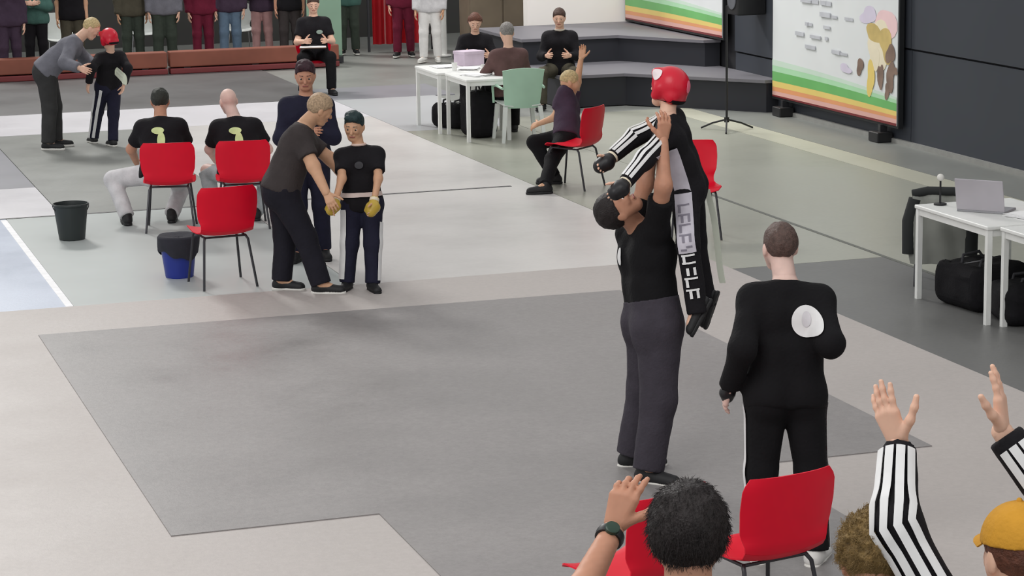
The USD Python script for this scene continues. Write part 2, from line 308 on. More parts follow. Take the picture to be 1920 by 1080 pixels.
def carton(name, x, y, z, a, b, c, rz, m, label, cat):
    t = thing(name, label, cat, (x, y, z), rz); obj('box_body', tm(rbox(-a/2, a/2, -b/2, b/2, 0, c*.8, .006)), m, t); obj('lid', tm(rbox(-a/2-.006, a/2+.006, -b/2-.006, b/2+.006, c*.78, c, .006)), m, t)
carton('box', 8.78, 28.55, .74, .30, .24, .18, .3, mat('lilac_card', (206, 190, 206), .6, .1, 6), 'pale lilac box in front of the dark-haired woman at the desks', 'box')
t = thing('laptop', 'open grey laptop on the white desk at the right', 'laptop', (9.02, 16.02, .74), yawdir(9.02, 16.02, 20))
obj('keyboard_base', tm(rbox(-.19, .19, -.13, .13, 0, .018, .006)), GREY, t)
lid = tm(rbox(-.19, .19, 0, .012, 0, .25, .005)); lid.apply_transform(trimesh.transformations.rotation_matrix(.25, [1, 0, 0])); lid.apply_translation([0, -.13, .016]); obj('screen_lid', lid, mat('laptop_lid', (176, 172, 178), .4, .04, 5), t)
t = thing('microphone', 'small dark microphone with a pale tip standing on the right desk', 'microphone', (8.83, 16.40, .74))
obj('base', lathe([(0, 0), (.05, 0), (.05, .012), (.012, .02), (0, .02)], 20), BLACKP, t); obj('stem', tube([(0, 0, .015), (0, 0, .2)], .008, 8), BLACKP, t); obj('tip', trimesh.creation.icosphere(2, .028).apply_translation([0, 0, .215]), RUBBER, t)
def bag(x, y, z, a, b, c, rz, label, m=BLACKF, seed=1):
    t = thing('sports_bag', label, 'bag', (x, y, z), rz)
    g = tm(rbox(-a/2, a/2, -b/2, b/2, 0, c, min(a, b, c)*.3, 20)); g = g.subdivide_to_size(.06); v = np.array(g.vertices); k = meshkit.fbm(v*7+seed*9, 3, seed)-.5
    top = np.clip(v[:, 2]/c, 0, 1)[:, None]; v = v+np.stack([k*.07, k*.05, k*.09], 1)*top; g = trimesh.Trimesh(v, g.faces, process=True)
    obj('bag_body', g, m, t, 60)
    for s in (-1, 1): obj('handle', tube([(-a*.22, s*b*.18, c*.86), (-a*.18, s*b*.2, c*1.12), (a*.1, s*b*.22, c*1.16), (a*.22, s*b*.18, c*.86)], .012, 8), mat('strap_grey', (58, 58, 62), .8), t)
    obj('zip', tube([(-a*.36, 0, c*.99), (0, .01, c*1.02), (a*.36, 0, c*.99)], .006, 6), GREY, t)
bag(9.02, 16.05, 0, .55, .62, .34, .1, 'black sports bag lying under the right desk, the farther one', seed=2)
bag(9.05, 15.40, 0, .52, .50, .30, -.2, 'black sports bag lying under the right desk, the nearer one', seed=3)
bag(8.50, 28.35, 0, .36, .50, .30, .5, 'black bag leaning between the legs of the farther white desk', seed=4)
bag(8.52, 27.35, 0, .36, .46, .55, .1, 'tall black bag under the nearer white desk', seed=5)
# folding chair with a grey jacket, behind the right desk
t = thing('chair', 'dark chair behind the right desk with a grey jacket over its back', 'chair', (9.18, 17.0, 0), yawdir(9.18, 17.0, 4))
obj('seat', tm(rbox(-.21, .21, -.2, .22, .43, .46, .012)), BLACKP, t); obj('backrest', tm(rbox(-.21, .21, -.25, -.21, .46, .72, .015)), BLACKP, t)
for sx, sy in ((-1, -1), (1, -1), (-1, 1), (1, 1)): obj('leg', tube([(sx*.19, sy*.18, .43), (sx*.20, sy*.22, 0)], .011, 8), STEEL, t)
for s in (-1, 1): obj('back_post', tube([(s*.19, -.2, .43), (s*.19, -.23, .71)], .011, 8), STEEL, t)
t = thing('jacket', 'grey jacket hanging over the dark chair behind the right desk', 'jacket', (9.18, 17.0, 0), yawdir(9.18, 17.0, 4))
vs = np.linspace(0, 1, 24); us = np.linspace(-1, 1, 18)
def jp(u, v):
    if v < .5: k = v/.5; return (u*(.225+.02*math.sin(6*k)), -.30-.02*math.sin(u*7+k*3), .20+.55*k)
    k = (v-.5)/.5; return (u*.22, -.29+.12*min(1, k*3)+.015*math.sin(u*6), .75-.30*max(0, k-.2)+.01)
obj('jacket_body', sheet(np.array([[jp(u, v) for u in us] for v in vs]), .018), mat('jacket_grey', (140, 142, 136), .85, .08, 8), t, 60)
obj('collar', tube([(-.22, -.27, .755), (-.1, -.28, .785), (.1, -.28, .785), (.22, -.27, .755)], .035, 12), mat('jacket_dark', (44, 46, 46), .9), t, 60)
for s in (-1, 1): obj('sleeve', tube([(s*.20, -.28, .72), (s*.245, -.29, .54), (s*.245, -.30, .28)], [.05, .055, .05], 12), mat('jacket_dark', (60, 62, 62), .9), t, 60)

# ---------------------------------------------------------------- buckets
def bucket(x, y, label, m, cloth):
    t = thing('bucket', label, 'bucket', (x, y, 0))
    obj('bucket_body', lathe([(0, 0), (.115, 0), (.118, .006), (.155, .31), (.163, .315), (.163, .335), (.156, .335), (.150, .31), (.112, .012), (0, .012)]), m, t, 40)
    obj('rim', trimesh.creation.torus(.161, .007, 40, 8).apply_translation([0, 0, .325]), m, t)
    obj('handle', tube([(.165*math.cos(a), -.07*math.sin(a)*1.2, .32-.10*math.sin(a)) for a in np.linspace(0, np.pi, 15)], .004, 6), STEEL, t)
    if cloth:
        rng = np.random.default_rng(3); n = 48; A = np.linspace(0, 2*np.pi, n, endpoint=True)
        P = np.array([[((r+.006*math.sin(5*a+k))*math.cos(a), (r+.006*math.sin(5*a+k))*math.sin(a), z+(.035*math.sin(2*a+1)+.012*math.sin(7*a))*(k == 0)) for a in A] for k, (r, z) in enumerate([(.166, .20), (.171, .27), (.175, .335), (.166, .352), (.12, .345), (.05, .335), (.004, .333)])])
        c = thing('towel', 'dark towel draped over the rim of the blue bucket', 'towel', (x, y, 0)); obj('cloth', sheet(P, .006), mat('towel_dark', (46, 46, 54), .95, .1, 12, .3, 120), c, 60)
bucket(2.90, 21.95, 'black plastic bucket standing by the dark floor line', mat('bucket_black', (44, 50, 50), .45, .08, 6), False)
bucket(3.48, 19.7, 'blue plastic bucket with a dark towel over its rim', mat('bucket_blue', (36, 52, 142), .4, .06, 6), True)

# ---------------------------------------------------------------- far end
BR = mat('barrier_wood', (136, 80, 64), .6, .14, 2.5)
for i, (x0, x1, lb) in enumerate([(-1.5, 2.9, 'low brown barrier beam at the left edge of the photo'), (3.0, 6.4, 'low brown barrier beam behind the boy in the red helmet'), (6.44, 9.1, 'low brown barrier beam behind the seated judge')]):
    t = thing('barrier', lb, 'barrier', ((x0+x1)/2, 36.6, 0)); a = (x1-x0)/2
    obj('beam', tm(rbox(-a, a, -.12, .12, .10, .34, .02)), BR, t); obj('lower_rail', tm(rbox(-a, a, -.14, .10, .0, .085, .015)), mat('barrier_red', (120, 52, 54), .6, .1, 2), t)
    for s in (-.8, 0, .8): obj('foot', box(s*a-.05, s*a+.05, -.1, .1, .08, .11), BLACKP, t, False)
# red curtain with pale stripes
t = thing('curtain', 'bright red fabric curtain hanging in folds beside the white post', 'curtain', (10.25, 38.55, 0))
us = np.linspace(0, 1, 60)
P = np.array([[(-.05+.95*u, .05*math.sin(u*38)+.02*math.sin(u*13), z) for u in us] for z in np.linspace(.12, 2.4, 6)]); obj('cloth', sheet(P, .006), mat('curtain_red', (188, 24, 36), .7, .1, 2), t, 60)
for k in (.22, .42, .62): obj('stripe', sheet(np.array([[(-.05+.95*u, .05*math.sin(u*38)+.02*math.sin(u*13)-.006, z) for u in np.linspace(k, k+.02, 4)] for z in np.linspace(.12, 2.4, 4)]), .002), mat('stripe_pink', (226, 150, 150), .7), t)
obj('rail', tube([(-.15, 0, 2.42), (1.0, 0, 2.42)], .02, 8), STEEL, t)
for s in (-.12, .97): obj('post', tube([(s, 0, 0), (s, 0, 2.42)], .022, 8), STEEL, t)
t = thing('post', 'white round post at the far end right of the red curtain', 'post', (11.05, 37.3, 0))
obj('shaft', tube([(0, 0, 0), (0, 0, 3.0)], .05, 16), WHITE, t); obj('foot_plate', lathe([(0, 0), (.12, 0), (.12, .02), (.055, .03), (0, .03)], 24), WHITE, t)
t = thing('cabinet', 'tall brown wooden cabinet at the back left of the stage', 'cabinet', (11.75, 36.6, 0))
bw = mat('cabinet_brown', (112, 100, 84), .6, .12, 3)
obj('cabinet_body', tm(rbox(-.55, .55, -.25, .3, .06, 2.2, .01)), bw, t)
for s in (-1, 1): d = obj('door', tm(rbox(s*.275-.265, s*.275+.265, -.275, -.25, .1, 2.15, .006)), bw, t); obj('handle', tube([(s*.04, -.295, .95), (s*.04, -.295, 1.15)], .01, 6), STEEL, d)
obj('plinth', box(-.5, .5, -.2, .28, 0, .06), BLACKP, t, False)
t = thing('screen_panel', 'pale green upright panel behind the seated judge', 'panel', (9.05, 37.2, 0))
obj('panel_sheet', tm(rbox(-.28, .28, -.02, .02, .1, 2.0, .008)), mat('panel_green', (140, 172, 150), .6, .06, 2), t)
for s in (-1, 1): obj('foot', box(s*.22-.03, s*.22+.03, -.2, .2, 0, .1), STEEL, t, False)
for x, y, lb in [(5.05, 38.4, 'white plastic chair among the far spectators behind the grey-shirted coach'), (6.45, 38.9, 'white plastic chair behind the spectator in dark green trousers'), (8.0, 38.8, 'white plastic chair behind the spectator in blue jeans')]:
    t = thing('chair', lb, 'chair', (x, y, 0), 3.1, 'white plastic chairs of the far spectators'); chair_parts(t, mat('white_plastic', (0, 0, 0)), CHROME)
# sound equipment
t = thing('tripod_stand', 'thin black tripod stand on the floor in front of the stage corner', 'stand', (11.42, 26.6, 0))
obj('pole', tube([(0, 0, .12), (0, 0, 1.5)], .014, 10), BLACKP, t); obj('collar', lathe([(0, .10), (.03, .10), (.03, .16), (0, .16)], 16), BLACKP, t)
for k in range(3):
    a = k*2.094+.1; obj('leg', tube([(.02*math.cos(a), .02*math.sin(a), .13), (.2*math.cos(a), .2*math.sin(a), .08), (.36*math.cos(a), .36*math.sin(a), .012)], .011, 8), BLACKP, t)
t = thing('loudspeaker', 'black loudspeaker high on the wall between the two banners', 'loudspeaker', (XW-.22, 28.55, 1.22))
obj('cabinet', tm(rbox(-.2, .2, -.18, .18, 0, .62, .02)), BLACKP, t)
for z, r in ((.2, .13), (.45, .07)): g = lathe([(0, .0), (r, 0), (r, .01), (r*.8, .012), (r*.3, .004), (0, .004)], 28); g.apply_transform(trimesh.transformations.rotation_matrix(-np.pi/2, [0, 1, 0])); g.apply_translation([-.2, 0, z]); obj('speaker_cone', g, mat('cone_grey', (92, 94, 100), .5), t)
obj('bracket', box(.19, .22, -.05, .05, .2, .4), STEEL, t, False)
for y, lb in ((24.9, 'small black foot block under the near end of the large banner'), (27.6, 'small black foot block under the far end of the large banner')):
    t = thing('foot_block', lb, 'block', (XW-.13, y, 0)); obj('block_body', tm(rbox(-.1, .1, -.12, .12, 0, .12, .015)), BLACKP, t); obj('pin', box(-.02, .07, -.03, .03, .11, .20), STEEL, t, False)
# ---------------------------------------------------------------- people: bodies as smooth unions of round cones, meshed by surface nets
def nrm(v): v = np.asarray(v, float); return v/(np.linalg.norm(v)+1e-12)
class Field:
    """list of primitives; each gives a distance at points and a bounding ball pair"""
    def __init__(s, k=.03): s.p = []; s.k = k
    def cone(s, a, b, ra, rb=None, clip=(), k=None):
        s.p.append(('c', np.asarray(a, float), np.asarray(b, float), ra, ra if rb is None else rb, clip, k)); return s
    def ell(s, c, M, r, k=None, clip=()):
        s.p.append(('e', np.asarray(c, float), np.asarray(M, float), np.asarray(r, float), None, clip, k)); return s
    def grown(s, d, k=None):
        o = Field(k or s.k)
        for q in s.p: o.p.append(q[:3]+((q[3]+d, q[4]+d) if q[0] == 'c' else (q[3]+d, None))+q[5:])
        return o
    def d1(s, q, X):
        if q[0] == 'c':
            a, b, ra, rb = q[1:5]; ba = b-a; L = ba@ba+1e-12; t = np.clip((X-a)@ba/L, 0, 1)
            d = np.sqrt(((X-a-t[..., None]*ba)**2).sum(-1))-(ra+(rb-ra)*t)
        else:
            Y = (X-q[1])@q[2].T; r = q[3]; k0 = np.sqrt(((Y/r)**2).sum(-1)); k1 = np.sqrt(((Y/(r*r))**2).sum(-1))+1e-9; d = k0*(k0-1)/k1
        for p0, n in q[5]: d = np.maximum(d, (X-p0)@n)
        return d
    def bounds(s):
        lo = []; hi = []
        for q in s.p:
            if q[0] == 'c': r = max(q[3], q[4]); lo.append(np.minimum(q[1], q[2])-r); hi.append(np.maximum(q[1], q[2])+r)
            else: r = q[3].max(); lo.append(q[1]-r); hi.append(q[1]+r)
        return np.min(lo, 0), np.max(hi, 0)
    def at(s, X):
        D = np.full(X.shape[:-1], 9.)
        for q in s.p:
            d = s.d1(q, X); k = q[6] or s.k; h = np.maximum(k-np.abs(D-d), 0)/k; D = np.minimum(D, d)-h*h*k*.25
        return D
    def grid(s, h, cuts=(), sub=()):
        lo, hi = s.bounds(); pad = 3*h+s.k*.5; lo = lo-pad; n = np.ceil((hi+pad-lo)/h).astype(int)+1
        ax = [lo[i]+h*np.arange(n[i]) for i in range(3)]; D = np.full(n, .5)
        for q in s.p:
            if q[0] == 'c': r = max(q[3], q[4]); a, b = np.minimum(q[1], q[2])-r, np.maximum(q[1], q[2])+r
            else: r = q[3].max(); a, b = q[1]-r, q[1]+r
            m = (q[6] or s.k)+2*h; i0 = np.maximum(np.floor((a-m-lo)/h).astype(int), 0); i1 = np.minimum(np.ceil((b+m-lo)/h).astype(int)+1, n)
            X = np.stack(np.meshgrid(*[ax[i][i0[i]:i1[i]] for i in range(3)], indexing='ij'), -1); d = s.d1(q, X)
            sl = tuple(slice(i0[i], i1[i]) for i in range(3)); B = D[sl]; k = q[6] or s.k; hh = np.maximum(k-np.abs(B-d), 0)/k; D[sl] = np.minimum(B, d)-hh*hh*k*.25
        if len(cuts) or len(sub):
            X = np.stack(np.meshgrid(*ax, indexing='ij'), -1)
            for p0, nn in cuts: D = np.maximum(D, (X-p0)@nn)
            for f in sub: D = np.maximum(D, -f.at(X))
        return D, lo, h
    def mesh(s, h, cuts=(), sub=()): return nets(*s.grid(h, cuts, sub))
def nets(D, lo, h):
    ins = D < 0; n = np.array(D.shape)
    C = np.stack([D[i:n[0]-1+i, j:n[1]-1+j, k:n[2]-1+k] for i in (0, 1) for j in (0, 1) for k in (0, 1)], -1); cs = C < 0
    act = cs.any(-1) & ~cs.all(-1); idx = np.argwhere(act); c = C[act]; ID = np.full(act.shape, -1); ID[act] = np.arange(len(idx))
    off = np.array([(i, j, k) for i in (0, 1) for j in (0, 1) for k in (0, 1)], float); s = np.zeros((len(c), 3)); w = np.zeros(len(c))
    for a in range(8):
        for b in range(a+1, 8):
            if np.abs(off[a]-off[b]).sum() == 1:
                m = (c[:, a] < 0) != (c[:, b] < 0); t = c[m, a]/(c[m, a]-c[m, b]); s[m] += off[a]+t[:, None]*(off[b]-off[a]); w[m] += 1
    v = lo+h*(idx+s/w[:, None]); F = []
    for ax in range(3):
        u, x = (ax+1) % 3, (ax+2) % 3; sl = [slice(None)]*3; sl2 = [slice(None)]*3; sl[ax] = slice(0, n[ax]-1); sl2[ax] = slice(1, n[ax])
        cr = ins[tuple(sl)] != ins[tuple(sl2)]; e = np.argwhere(cr); e = e[(e[:, u] > 0) & (e[:, x] > 0) & (e[:, u] < n[u]-1) & (e[:, x] < n[x]-1)]; fl = ins[tuple(sl)][tuple(e.T)]
        def cell(du, dx): q = e.copy(); q[:, u] -= du; q[:, x] -= dx; return ID[tuple(q.T)]
        A, B, G, H = cell(1, 1), cell(0, 1), cell(0, 0), cell(1, 0); q = np.stack([A, B, G, H], 1); q[~fl] = q[~fl][:, ::-1]; F.append(q)
    q = np.vstack(F); return trimesh.Trimesh(v, np.vstack([q[:, [0, 1, 2]], q[:, [0, 2, 3]]]), process=False)
def folds(m, amp, f=(9, 9, 5), seed=0):
    v, n = np.array(m.vertices), np.array(m.vertex_normals); return trimesh.Trimesh(v+n*((meshkit.fbm(v*np.array(f)+seed*3.7, 3, seed)-.5)*2*amp)[:, None], m.faces, process=False)

def hand_field(W, d, n, right, s, curl, spread=8):
    d = nrm(d); n = nrm(n-d*(np.dot(n, d))); t = np.cross(d, n)*(1 if right else -1); f = Field(.007*s); rot = lambda v, ax, a: v*math.cos(a)+np.cross(ax, v)*math.sin(a)+ax*(ax@v)*(1-math.cos(a))
    for i, (o, L, r) in enumerate([(.028, .074, .0088), (.009, .082, .009), (-.010, .076, .0088), (-.028, .060, .0078)]):
        kn = W+(d*(.088-abs(o-.004)*.25)+t*o)*s; f.cone(W+(d*.012+t*o*.55)*s, kn, .0155*s, .0125*s, k=.014*s)
        fd = rot(d, n, math.radians(spread)*(o/.02)*(-1 if right else 1)*.6); p = kn; ax = np.cross(fd, n)
        for j, (fr, rr) in enumerate(((.45, 1.), (.31, .92), (.24, .82))):
            fd = rot(fd, ax, curl[i]*(.7, 1., .8)[j]); q = p+fd*L*fr*s; f.cone(p, q, r*rr*s, r*rr*.92*s); p = q
    p = W+(d*.02+t*.022)*s; fd = nrm(d*.62+t*.68+n*.25)
    for j, (L, r) in enumerate(((.046, .0135), (.036, .0105), (.028, .0092))):
        q = p+fd*L*s; f.cone(p, q, r*s, r*.88*s, k=.010*s); p = q; fd = nrm(fd+(d*.35+n*.12-t*.12)*curl[4])
    return f
def head_fields(c, F, U, s):
    R = np.cross(F, U); M = np.stack([R, F, U]); P = lambda x, y, z: c+(R*x+F*y+U*z)*s
    f = Field(.018*s)
    f.ell(P(0, -.012, .030), M, V(.076, .096, .090)*s); f.cone(P(0, .030, -.010), P(0, .046, -.088), .062*s, .034*s, k=.03*s)
    for x in (-1, 1):
        f.cone(P(x*.05, .01, -.03), P(x*.024, .045, -.088), .030*s, .022*s, k=.03*s); f.cone(P(x*.034, .072, -.018), P(x*.040, .066, -.026), .018*s, .014*s, k=.02*s)
        f.ell(P(x*.080, -.010, -.006), M, V(.011, .020, .032)*s, k=.008*s)
    f.cone(P(-.034, .076, .026), P(.034, .076, .026), .012*s, k=.016*s); f.cone(P(0, .082, .012), P(0, .104, -.026), .009*s, .0135*s, k=.012*s)
    f.cone(P(-.018, .082, -.056), P(.018, .082, -.056), .0085*s, k=.008*s); f.cone(P(-.013, .080, -.067), P(.013, .080, -.067), .0085*s, k=.006*s)
    return f, M, P

SK = {'fair': mat('skin_fair', (226, 182, 158), .55, .05, 22, subsurface_weight=.05), 'tan': mat('skin_tan', (190, 138, 112), .55, .06, 22, subsurface_weight=.05), 'brown': mat('skin_brown', (150, 100, 80), .55, .06, 22, subsurface_weight=.05), 'pale': mat('skin_pale', (222, 188, 176), .55, .05, 22, subsurface_weight=.05), 'warm': mat('skin_warm', (206, 160, 128), .55, .05, 22, subsurface_weight=.05)}
EYE = mat('eye_white', (226, 222, 218), .3, .02, 9); IRIS = mat('eye_dark', (38, 28, 24), .25, .05, 9); LIP = mat('lip', (158, 92, 86), .5, .05, 20)
def cloth(name, rgb, var=.12, rough=.88): return mat('cloth_'+name, rgb, rough, var, 11, .35, 60, .25)
def hairm(name, rgb): return mat('hair_'+name, rgb, .55, .3, 60, .6, 160, .35)

def ribbon(fld, pts, outs, half, eps=.006, wd=None, nu=5):
    """flat print laid on a garment: rows across a centre line, marched in from outside onto the garment's surface"""
    pts = np.asarray(pts, float); outs = np.asarray(outs, float); t = np.gradient(pts, axis=0); half = np.broadcast_to(half, (len(pts),))
    rows = []
    for i in range(len(pts)):
        w = nrm(np.cross(t[i], outs[i])) if wd is None else nrm(wd)
        rows.append([(pts[i]+w*half[i]*u, outs[i]) for u in np.linspace(-1, 1, nu)])
    X = np.array([[a for a, b in r] for r in rows]); O = np.array([[b for a, b in r] for r in rows]); X = X+O*.30
    for _ in range(60): d = fld.at(X); X = X-O*np.clip(d-eps, -.02, .05)[..., None]*.8
    bad = (np.abs(fld.at(X)-eps) > .006).any(1); ok = np.flatnonzero(~bad); runs = np.split(ok, np.flatnonzero(np.diff(ok) > 1)+1); best = max(runs, key=len)
    return sheet(X[best], .0015)
def person(key, label, H=1.75, vox=.013, g=1., skin='fair', hair=None, hair_m=None, shirt=None, sleeve='short', pants=None, shoe=None, sole=None, hem=-.10, loose=.012, ploose=.010, face=True, curl=.35, fine=.006, group=None, socks=None, seed=0, hairt=.010, collar=None, hemx=.005):
    base, J = PEOPLE[key]; J = {k: V(*v) for k, v in J.items()}; s = H/1.75
    t = thing('person', label, 'person', base, 0, group)
    P, N = J['pelvis'], J['neck']; up = nrm(N-P); cf = nrm(J['cf']); rt = np.cross(cf, up); hv = nrm(J['hiR']-J['hiL']); pf = nrm(np.cross(V(0, 0, 1), hv)); r = lambda x: x*s*g
    wst = P+(N-P)*.36; ch = P+(N-P)*.72+cf*.012*s; mid = nrm(hv+rt)
    tor = Field(.045*s)
    for q, S in ((-1, 'L'), (1, 'R')):
        tor.cone(P+hv*q*.065*s, wst+mid*q*.06*s, r(.108), r(.098)); tor.cone(wst+mid*q*.06*s, ch+rt*q*.078*s, r(.098), r(.112))
        tor.cone(ch+rt*q*.078*s, J['sh'+S]-rt*q*.03*s-up*.01*s, r(.108), r(.060)); tor.cone(P+hv*q*.06*s, J['hi'+S], r(.105), r(.098)); tor.cone(J['hi'+S]-pf*.045*s, J['hi'+S]-pf*.04*s-V(0, 0, .03)*s, r(.082))
        tor.cone(N-up*.030*s, J['sh'+S], r(.056), r(.054), k=.05*s)
    def limb(a, b): return nrm(b-a), np.linalg.norm(b-a)
    arm = {}; leg = {}
    for S in 'LR':
        sh, el, wr, hi, kn, an = [J[x+S] for x in ('sh', 'el', 'wr', 'hi', 'kn', 'an')]
        arm[S] = [(sh, el, r(.053), r(.041)), (el, wr, r(.042), r(.028))]; leg[S] = [(hi, kn, r(.088), r(.057)), (kn, an, r(.056), r(.038))]
    body = Field(.035*s); body.p += [q for q in tor.p]
    for S in 'LR':
        for a, b, ra, rb in arm[S]+leg[S]: body.cone(a, b, ra, rb)
        kn, an = J['kn'+S], J['an'+S]; bk = nrm(np.cross(np.cross(an-kn, pf), an-kn)) if np.linalg.norm(np.cross(an-kn, pf)) > .02 else -pf
        bk = bk*(-1 if bk@pf > 0 else 1); body.cone(kn*.75+an*.25+bk*.014*s, kn*.55+an*.45+bk*.01*s, r(.054), r(.048)); ft = nrm(J['ft'+S]); body.cone(an, an+ft*.10*s-V(0, 0, .045)*s, r(.036), r(.03))
    hd, hf, hu = J['head'], nrm(J['hf']), nrm(J['hu']); hs = s if H > 1.55 else s*1.10
    HF, M, HP = head_fields(hd, hf, hu, hs)
    nb = HP(0, -.030, -.055); body.cone(N-up*.01, nb, r(.058), .056*s); HF.cone(N+(nb-N)*.3, nb, r(.057), .056*s, k=.02*s)
    parts = [body.mesh(max(vox, .012)), HF.mesh(fine)]
    for S in 'LR':
        el, wr = J['el'+S], J['wr'+S]; d = J.get('hd'+S, nrm(wr-el)); n = J.get('hn'+S)
        if n is None: n = np.cross(d, rt if S == 'R' else -rt); n = rt*(-1 if S == 'R' else 1)-0*n; n = n-d*(n@d); n = n if np.linalg.norm(n) > .2 else cf-d*(cf@d)
        c = curl if np.ndim(curl) else [curl]*4+[.4]
        parts.append(hand_field(wr, d, n, S == 'R', s*(1 if H > 1.5 else .95), c).mesh(.0035 if fine <= .005 else .0055))
    obj('body', cat_(parts), SK[skin], t, True)
    if face:
        for x in (-1, 1):
            e = obj('eye', trimesh.creation.icosphere(2, .0125*hs).apply_translation(HP(x*.033, .0770, .003)), EYE, t, True); obj('iris', trimesh.creation.icosphere(2, .0090*hs).apply_translation(HP(x*.033, .0838, .002)), IRIS, e, True)
        obj('mouth', Field(.004).cone(HP(-.020, .0885, -.061), HP(.020, .0885, -.061), .0055*hs).mesh(.003), LIP, t, True)
        hb = hair_m or IRIS
        for x in (-1, 1): obj('eyebrow', Field(.003).cone(HP(x*.018, .0900, .031), HP(x*.046, .0815, .032), .0045*hs, .003*hs).mesh(.003), hb, t, True)
    if hair:
        hfld = Field(.02*hs); th = hairt
        hfld.ell(HP(0, -.014, .034), M, (V(.078, .098, .092)+th)*hs)
        p0 = HP(0, .078, .070); n0 = hf*.66-hu*.75; cuts = [(p0, nrm(n0))]; low = (HP(0, -.05, -.075), -hu); cuts.append(low)
        if hair == 'curly':
            rng = np.random.default_rng(7)
            for _ in range(190):
                v = nrm(rng.normal(size=3)); c = HP(v[0]*.086, -.014+v[1]*.106, .036+v[2]*.100)
                if (c-p0)@nrm(n0) < .0 and v[2] > -.5: hfld.cone(c, c+nrm(rng.normal(size=3))*.012, .014*hs, .010*hs, k=.006)
        if hair == 'thick':
            hfld.cone(HP(-.035, .01, .092), HP(.035, .0, .094), .042*hs); hfld.cone(HP(0, -.02, .105), HP(0, .02, .105), .035*hs); hfld.cone(HP(-.03, .065, .09), HP(.04, .06, .095), .026*hs)
        if hair == 'long': hfld.cone(HP(-.06, -.05, .02), HP(-.06, -.055, -.13), .045*hs); hfld.cone(HP(.06, -.05, .02), HP(.06, -.055, -.13), .045*hs); cuts = [(p0, nrm(n0))]
        if hair == 'curly': cuts = [(HP(0, -.05, -.08), -hu), (HP(0, .105, .05), nrm(hf*.8-hu*.6))]
        hm = folds(hfld.mesh(max(fine, .005), cuts), .006*hs if hair != 'curly' else .004, (38, 38, 22), seed)
        obj('hair', hm, hair_m, t, 60)
    out = {}
    if pants is not None:
        pl = Field(.035*s); ax = nrm(wst-P)
        for q in tor.p[:]: pass
        for q, S in ((-1, 'L'), (1, 'R')):
            hi, kn, an = J['hi'+S], J['kn'+S], J['an'+S]; dn, _ = limb(kn, an); cl = [(an+dn*hemx, dn)]
            pl.cone(P+hv*q*.065*s, wst+mid*q*.06*s, r(.108), r(.098)); pl.cone(P+hv*q*.06*s, hi, r(.105), r(.098)); pl.cone(hi-pf*.045*s, hi-pf*.04*s-V(0, 0, .03)*s, r(.082))
            pl.cone(hi, kn, r(.094), r(.066)); pl.cone(kn, an+dn*(.03+hemx), r(.064), r(.056), cl)
        pl = pl.grown(ploose); out['pants'] = pl
        obj('trousers', folds(pl.mesh(vox, [(P+ax*.12*s, ax)]), .007, (8, 8, 5), seed+1), pants, t, True)
    if shirt is not None:
        sf = Field(.045*s); cl = ((P+up*hem*s, -up), (N+up*(.030*s-loose), up)); sf.p += [q[:5]+(cl,)+q[6:] for q in tor.p]
        for q in (-1, 1): sf.cone(wst+mid*q*.05*s, P+hv*q*.07*s-up*.06*s, r(.10), r(.108), cl)
        for S in 'LR':
            sh, el, wr = J['sh'+S], J['el'+S], J['wr'+S]; d1 = nrm(el-sh); d2 = nrm(wr-el)
            if sleeve == 'short': e = sh+(el-sh)*.70; sf.cone(sh, sh+(el-sh)*.85, r(.056), r(.056), [(e, d1)])
            elif sleeve == 'long': sf.cone(sh, el, r(.056), r(.050)); sf.cone(el, wr, r(.050), r(.038), [(wr-d2*.015, d2)])
        sf = sf.grown(loose); out['shirt'] = sf
        obj('shirt', folds(sf.mesh(vox), .006, (8, 8, 6), seed+2), shirt, t, True)
        if collar is not None:
            cm = trimesh.creation.torus(.062*s, .012*s, 28, 10); T = np.eye(4); T[:3, 0], T[:3, 1], T[:3, 2], T[:3, 3] = rt, cf, up, N+up*.032*s+cf*.004; obj('collar', cm.apply_transform(T), collar, t)
    if shoe is not None:
        for S in 'LR':
            an = J['an'+S]; ft = nrm(J['ft'+S]); upv = nrm(np.cross(np.cross(ft, an-J['kn'+S] if abs(ft[2]) > .5 else V(0, 0, -1.)), ft)); upv = upv if (upv@(J['kn'+S]-an)) > 0 else -upv
            gz = an-upv*(.085*s); sd = np.cross(ft, upv); fs = s*(1 if H > 1.55 else 1.05)
            sh = Field(.02*fs); Q = lambda x, y, z: gz+(sd*x+ft*y+upv*z)*fs
            sh.cone(Q(0, -.035, .055), Q(0, .02, .06), .042*fs, .042*fs); sh.cone(Q(0, .0, .055), Q(.004, .155, .035), .044*fs, .036*fs); sh.cone(Q(0, -.04, .04), Q(0, .16, .03), .038*fs, .034*fs); sh.cone(Q(0, -.01, .07), Q(0, -.01, .10), .044*fs, .046*fs)
            k = obj('shoe', sh.mesh(.009 if fine <= .006 else .012, [(Q(0, 0, .022), -upv)]), shoe, t, True)
            so = Field(.01).cone(Q(0, -.045, .012), Q(0, .05, .012), .040*fs, .042*fs).cone(Q(0, .05, .012), Q(.003, .165, .012), .044*fs, .038*fs)
            obj('sole', so.mesh(.008, [(Q(0, 0, .028), upv), (Q(0, 0, 0), -upv)]), sole or RUBBER, k, 40)
    out.update(J=J, s=s, up=up, cf=cf, rt=rt, P=P, N=N, HP=HP, HM=M, hs=hs, hf=hf, hu=hu, M=M); return t, out
